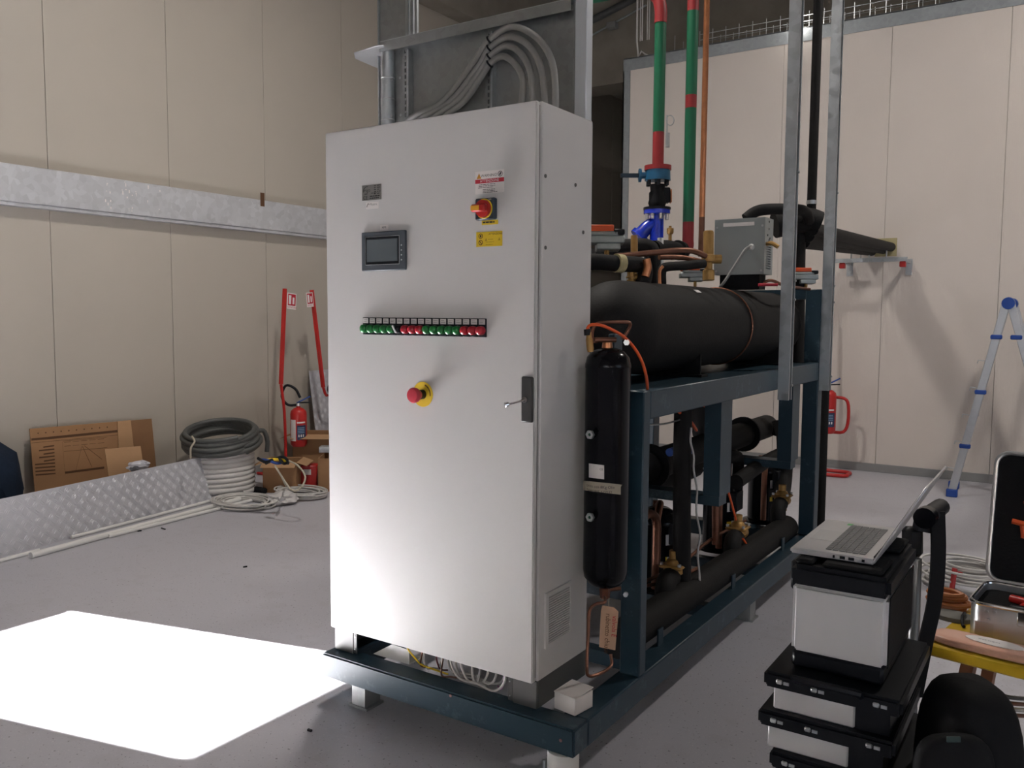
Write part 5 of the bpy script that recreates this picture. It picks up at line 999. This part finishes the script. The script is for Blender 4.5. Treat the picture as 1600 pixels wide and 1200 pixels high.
fc = PZ(1488, 966, zb_); MB().prism([fc+e1*(.062*math.cos(a))+e2*(.045*math.sin(a)) for a in [2*PI*k/24 for k in range(24)]], zv*.014).build('felt_pad', GREYF, None, label='flat oval grey pad lying on the yellow board', cat='pad')
MB().tube([fc+e1*.03+e2*.02+zv*.02, fc+e1*.035-e2*.02+zv*.02, fc+e1*.045-e2*.055+zv*.006, fc+e1*.055-e2*.075+zv*.006], .005, 4, 7).build('cable_tie_bundle', BLK, None, label='short black cord lying over the grey pad', cat='cord')
# open aluminium tool case
k0 = PZ(1511, 992, zb_); e1 = Vector((.995, -.1, 0)).normalized(); e2 = Vector((.1, .995, 0)).normalized(); ac = thing('aluminium_case', k0+e1*.22+e2*.16, 'open aluminium flight case with orange and red tools on the yellow board', 'case')
KW, KD, KH, R_ = .46, .26, .105, .04
def rrect(o, w, dd, r, n=5):
    pts = []
    for cx, cy, a0 in ((r, r, PI), (w-r, r, 1.5*PI), (w-r, dd-r, 0), (r, dd-r, PI/2)):
        pts += [o+e1*(cx+r*math.cos(a0+PI/2*k/n))+e2*(cy+r*math.sin(a0+PI/2*k/n)) for k in range(n+1)]
    return pts
def shell(o, w, dd, r, h, up, th, n, m):       # open tray: wall ring and floor
    O = rrect(o, w, dd, r); I = rrect(o+e1*th+e2*th, w-2*th, dd-2*th, r-th); mb = MB(); N = len(O); q = len(mb.v)
    mb.v += O+[p+up*h for p in O]+[p+up*h for p in I]+[p+up*th for p in I]
    for i in range(N):
        j = (i+1) % N
        for a in range(3): mb.f.append((q+a*N+i, q+a*N+j, q+(a+1)*N+j, q+(a+1)*N+i))
    mb.f += [tuple(q+i for i in reversed(range(N))), tuple(q+3*N+i for i in range(N))]
    return mb.build(n, m, ac)
shell(k0, KW, KD, R_, KH, zv, .006, 'base_tray', ALU)
MB().prism(rrect(k0+e1*.007+e2*.007, KW-.014, KD-.014, R_-.007), zv*(KH-.02)).build('base_foam', BLKM, ac)
ring = rrect(k0, KW, KD, R_); MB().tube([p+zv*KH for p in ring], .006, 1, 8, closed=True).build('rim', CHROME, ac)
MB().obox(k0+e1*.13-e2*.006+zv*(KH-.045), e1*.07, e2*.008, zv*.045).build('clasp', CHROME, ac, bevel=.003); MB().obox(k0-e2*.0015+e1*.02, e1*.05, e2*.002, zv*.05).build('corner_plate', STEEL, ac)
for a_, z_ in ((.05, .085), (.07, .088), (.055, .06), (.055, .02)): MB().cyl(k0+e1*a_-e2*.0+zv*z_, k0+e1*a_-e2*.005+zv*z_, .005, seg=8).build('rivet', STEEL, ac)
LH = .42; tilt = (zv*.985+e2*.17).normalized(); ln_ = e1.cross(tilt); lo_ = k0+e2*(KD+.012)+zv*(KH+.005)
def rr2(o, w, hh, r, n=5):
    pts = []
    for cx, cy, a0 in ((r, r, PI), (w-r, r, 1.5*PI), (w-r, hh-r, 0), (r, hh-r, PI/2)): pts += [o+e1*(cx+r*math.cos(a0+PI/2*k/n))+tilt*(cy+r*math.sin(a0+PI/2*k/n)) for k in range(n+1)]
    return pts
bk = -ln_ if ln_.dot(e2) < 0 else ln_
MB().prism(rr2(lo_, KW, LH, R_), bk*.05).build('lid', BLKM, ac); MB().tube(rr2(lo_, KW, LH, R_), .0075, 1, 8, closed=True).build('lid_rim', ALU, ac); MB().tube([p+bk*.05 for p in rr2(lo_, KW, LH, R_)], .006, 1, 8, closed=True).build('lid_edge', ALU, ac)
def ltool(pts, r, n, m): MB().tube([lo_+e1*x+tilt*y-bk*.012 for x, y in pts], r, 2, 8).build(n, m, ac)
ltool(((.06, .20), (.10, .195), (.15, .19)), .009, 'orange_tool', ORANGE); ltool(((.09, .19), (.095, .16), (.095, .15)), .008, 'orange_tool', ORANGE); ltool(((.125, .15), (.15, .175), (.16, .21), (.15, .23)), .014, 'orange_tool', ORANGE); ltool(((.09, .262), (.10, .264)), .007, 'orange_tool', ORANGE)
MB().obox(k0+e1*.12+e2*.07+zv*(KH-.02), e1*.11-e2*.02, e2*.05, zv*.016).build('red_tool', mat('tool_red', (.55, .02, .015), .4), ac, bevel=.008); MB().tube([k0+e1*.09+e2*.15+zv*(KH-.01), k0+e1*.14+e2*.13+zv*(KH-.008)], .013, 1, 10).build('red_tool', MATS['tool_red'], ac); MB().obox(k0+e1*.10+e2*.045+zv*(KH-.02), e1*.15, e2*.03, zv*.018).build('black_tool', BLK, ac, bevel=.006); MB().tube([k0+e1*.18+e2*.18+zv*(KH-.01), k0+e1*.28+e2*.17+zv*(KH-.008)], .014, 1, 10).build('black_tool', BLK, ac)
# cable heap beyond the stand
c = PZ(1512, 918, 0)
for i, (rr_, m, n_, lab) in enumerate(((.20, OFFW, 14, 'tangled heap of white cables on the floor behind the yellow stand'), (.055, mat('cable_orange', (.45, .16, .05), .5), 6, 'small coil of orange cable on the far corner of the yellow board'))):
    cc = (c, PZ(1482, 950, zb_))[i]; MB().tube(coil(cc+Vector((0, 0, .012 if i == 0 else .0)), rr_, .006, n_, .010, (.05, .03), 20+i, .8, .3), .0075, 1, 7).build('cable_coil', m, None, label=lab, cat='coil')
crate = thing('red_clamp', PZ(1486, 930, 0), 'red quick clamp standing among the cables behind the yellow stand', 'clamp'); MB().bar(PZ(1486, 930, .0), PD(1492, 888, (PZ(1486, 930, 0)-CAM).dot(FW)), .03, .016, tuple(RT)).build('bar', RED, crate); MB().bar(PD(1490, 894, (PZ(1486, 930, 0)-CAM).dot(FW)), PD(1503, 897, (PZ(1486, 930, 0)-CAM).dot(FW)), .02, .02).build('jaw', RED, crate)
pipe('steel_rod', [PZ(1462, 869, .006), PZ(1498, 874, .006)], .006, GALVD, 'thin grey rod lying on the floor behind the trolley strap', 'rod', smooth=1)
# cables under the board
for i in range(4): pipe('copper_wire', [PD(1560, 1085+i*9, 2.5), PD(1580, 1090+i*9, 2.5), PD(1605, 1092+i*9, 2.55)], .006, (DGREYC, COPO, OFFW, COPO)[i], ('dark grey hose crossing under the yellow board', 'copper wire crossing just under the dark hose', 'white wire crossing beneath the yellow board', 'copper wire lowest beneath the yellow board')[i], 'wire', smooth=3)
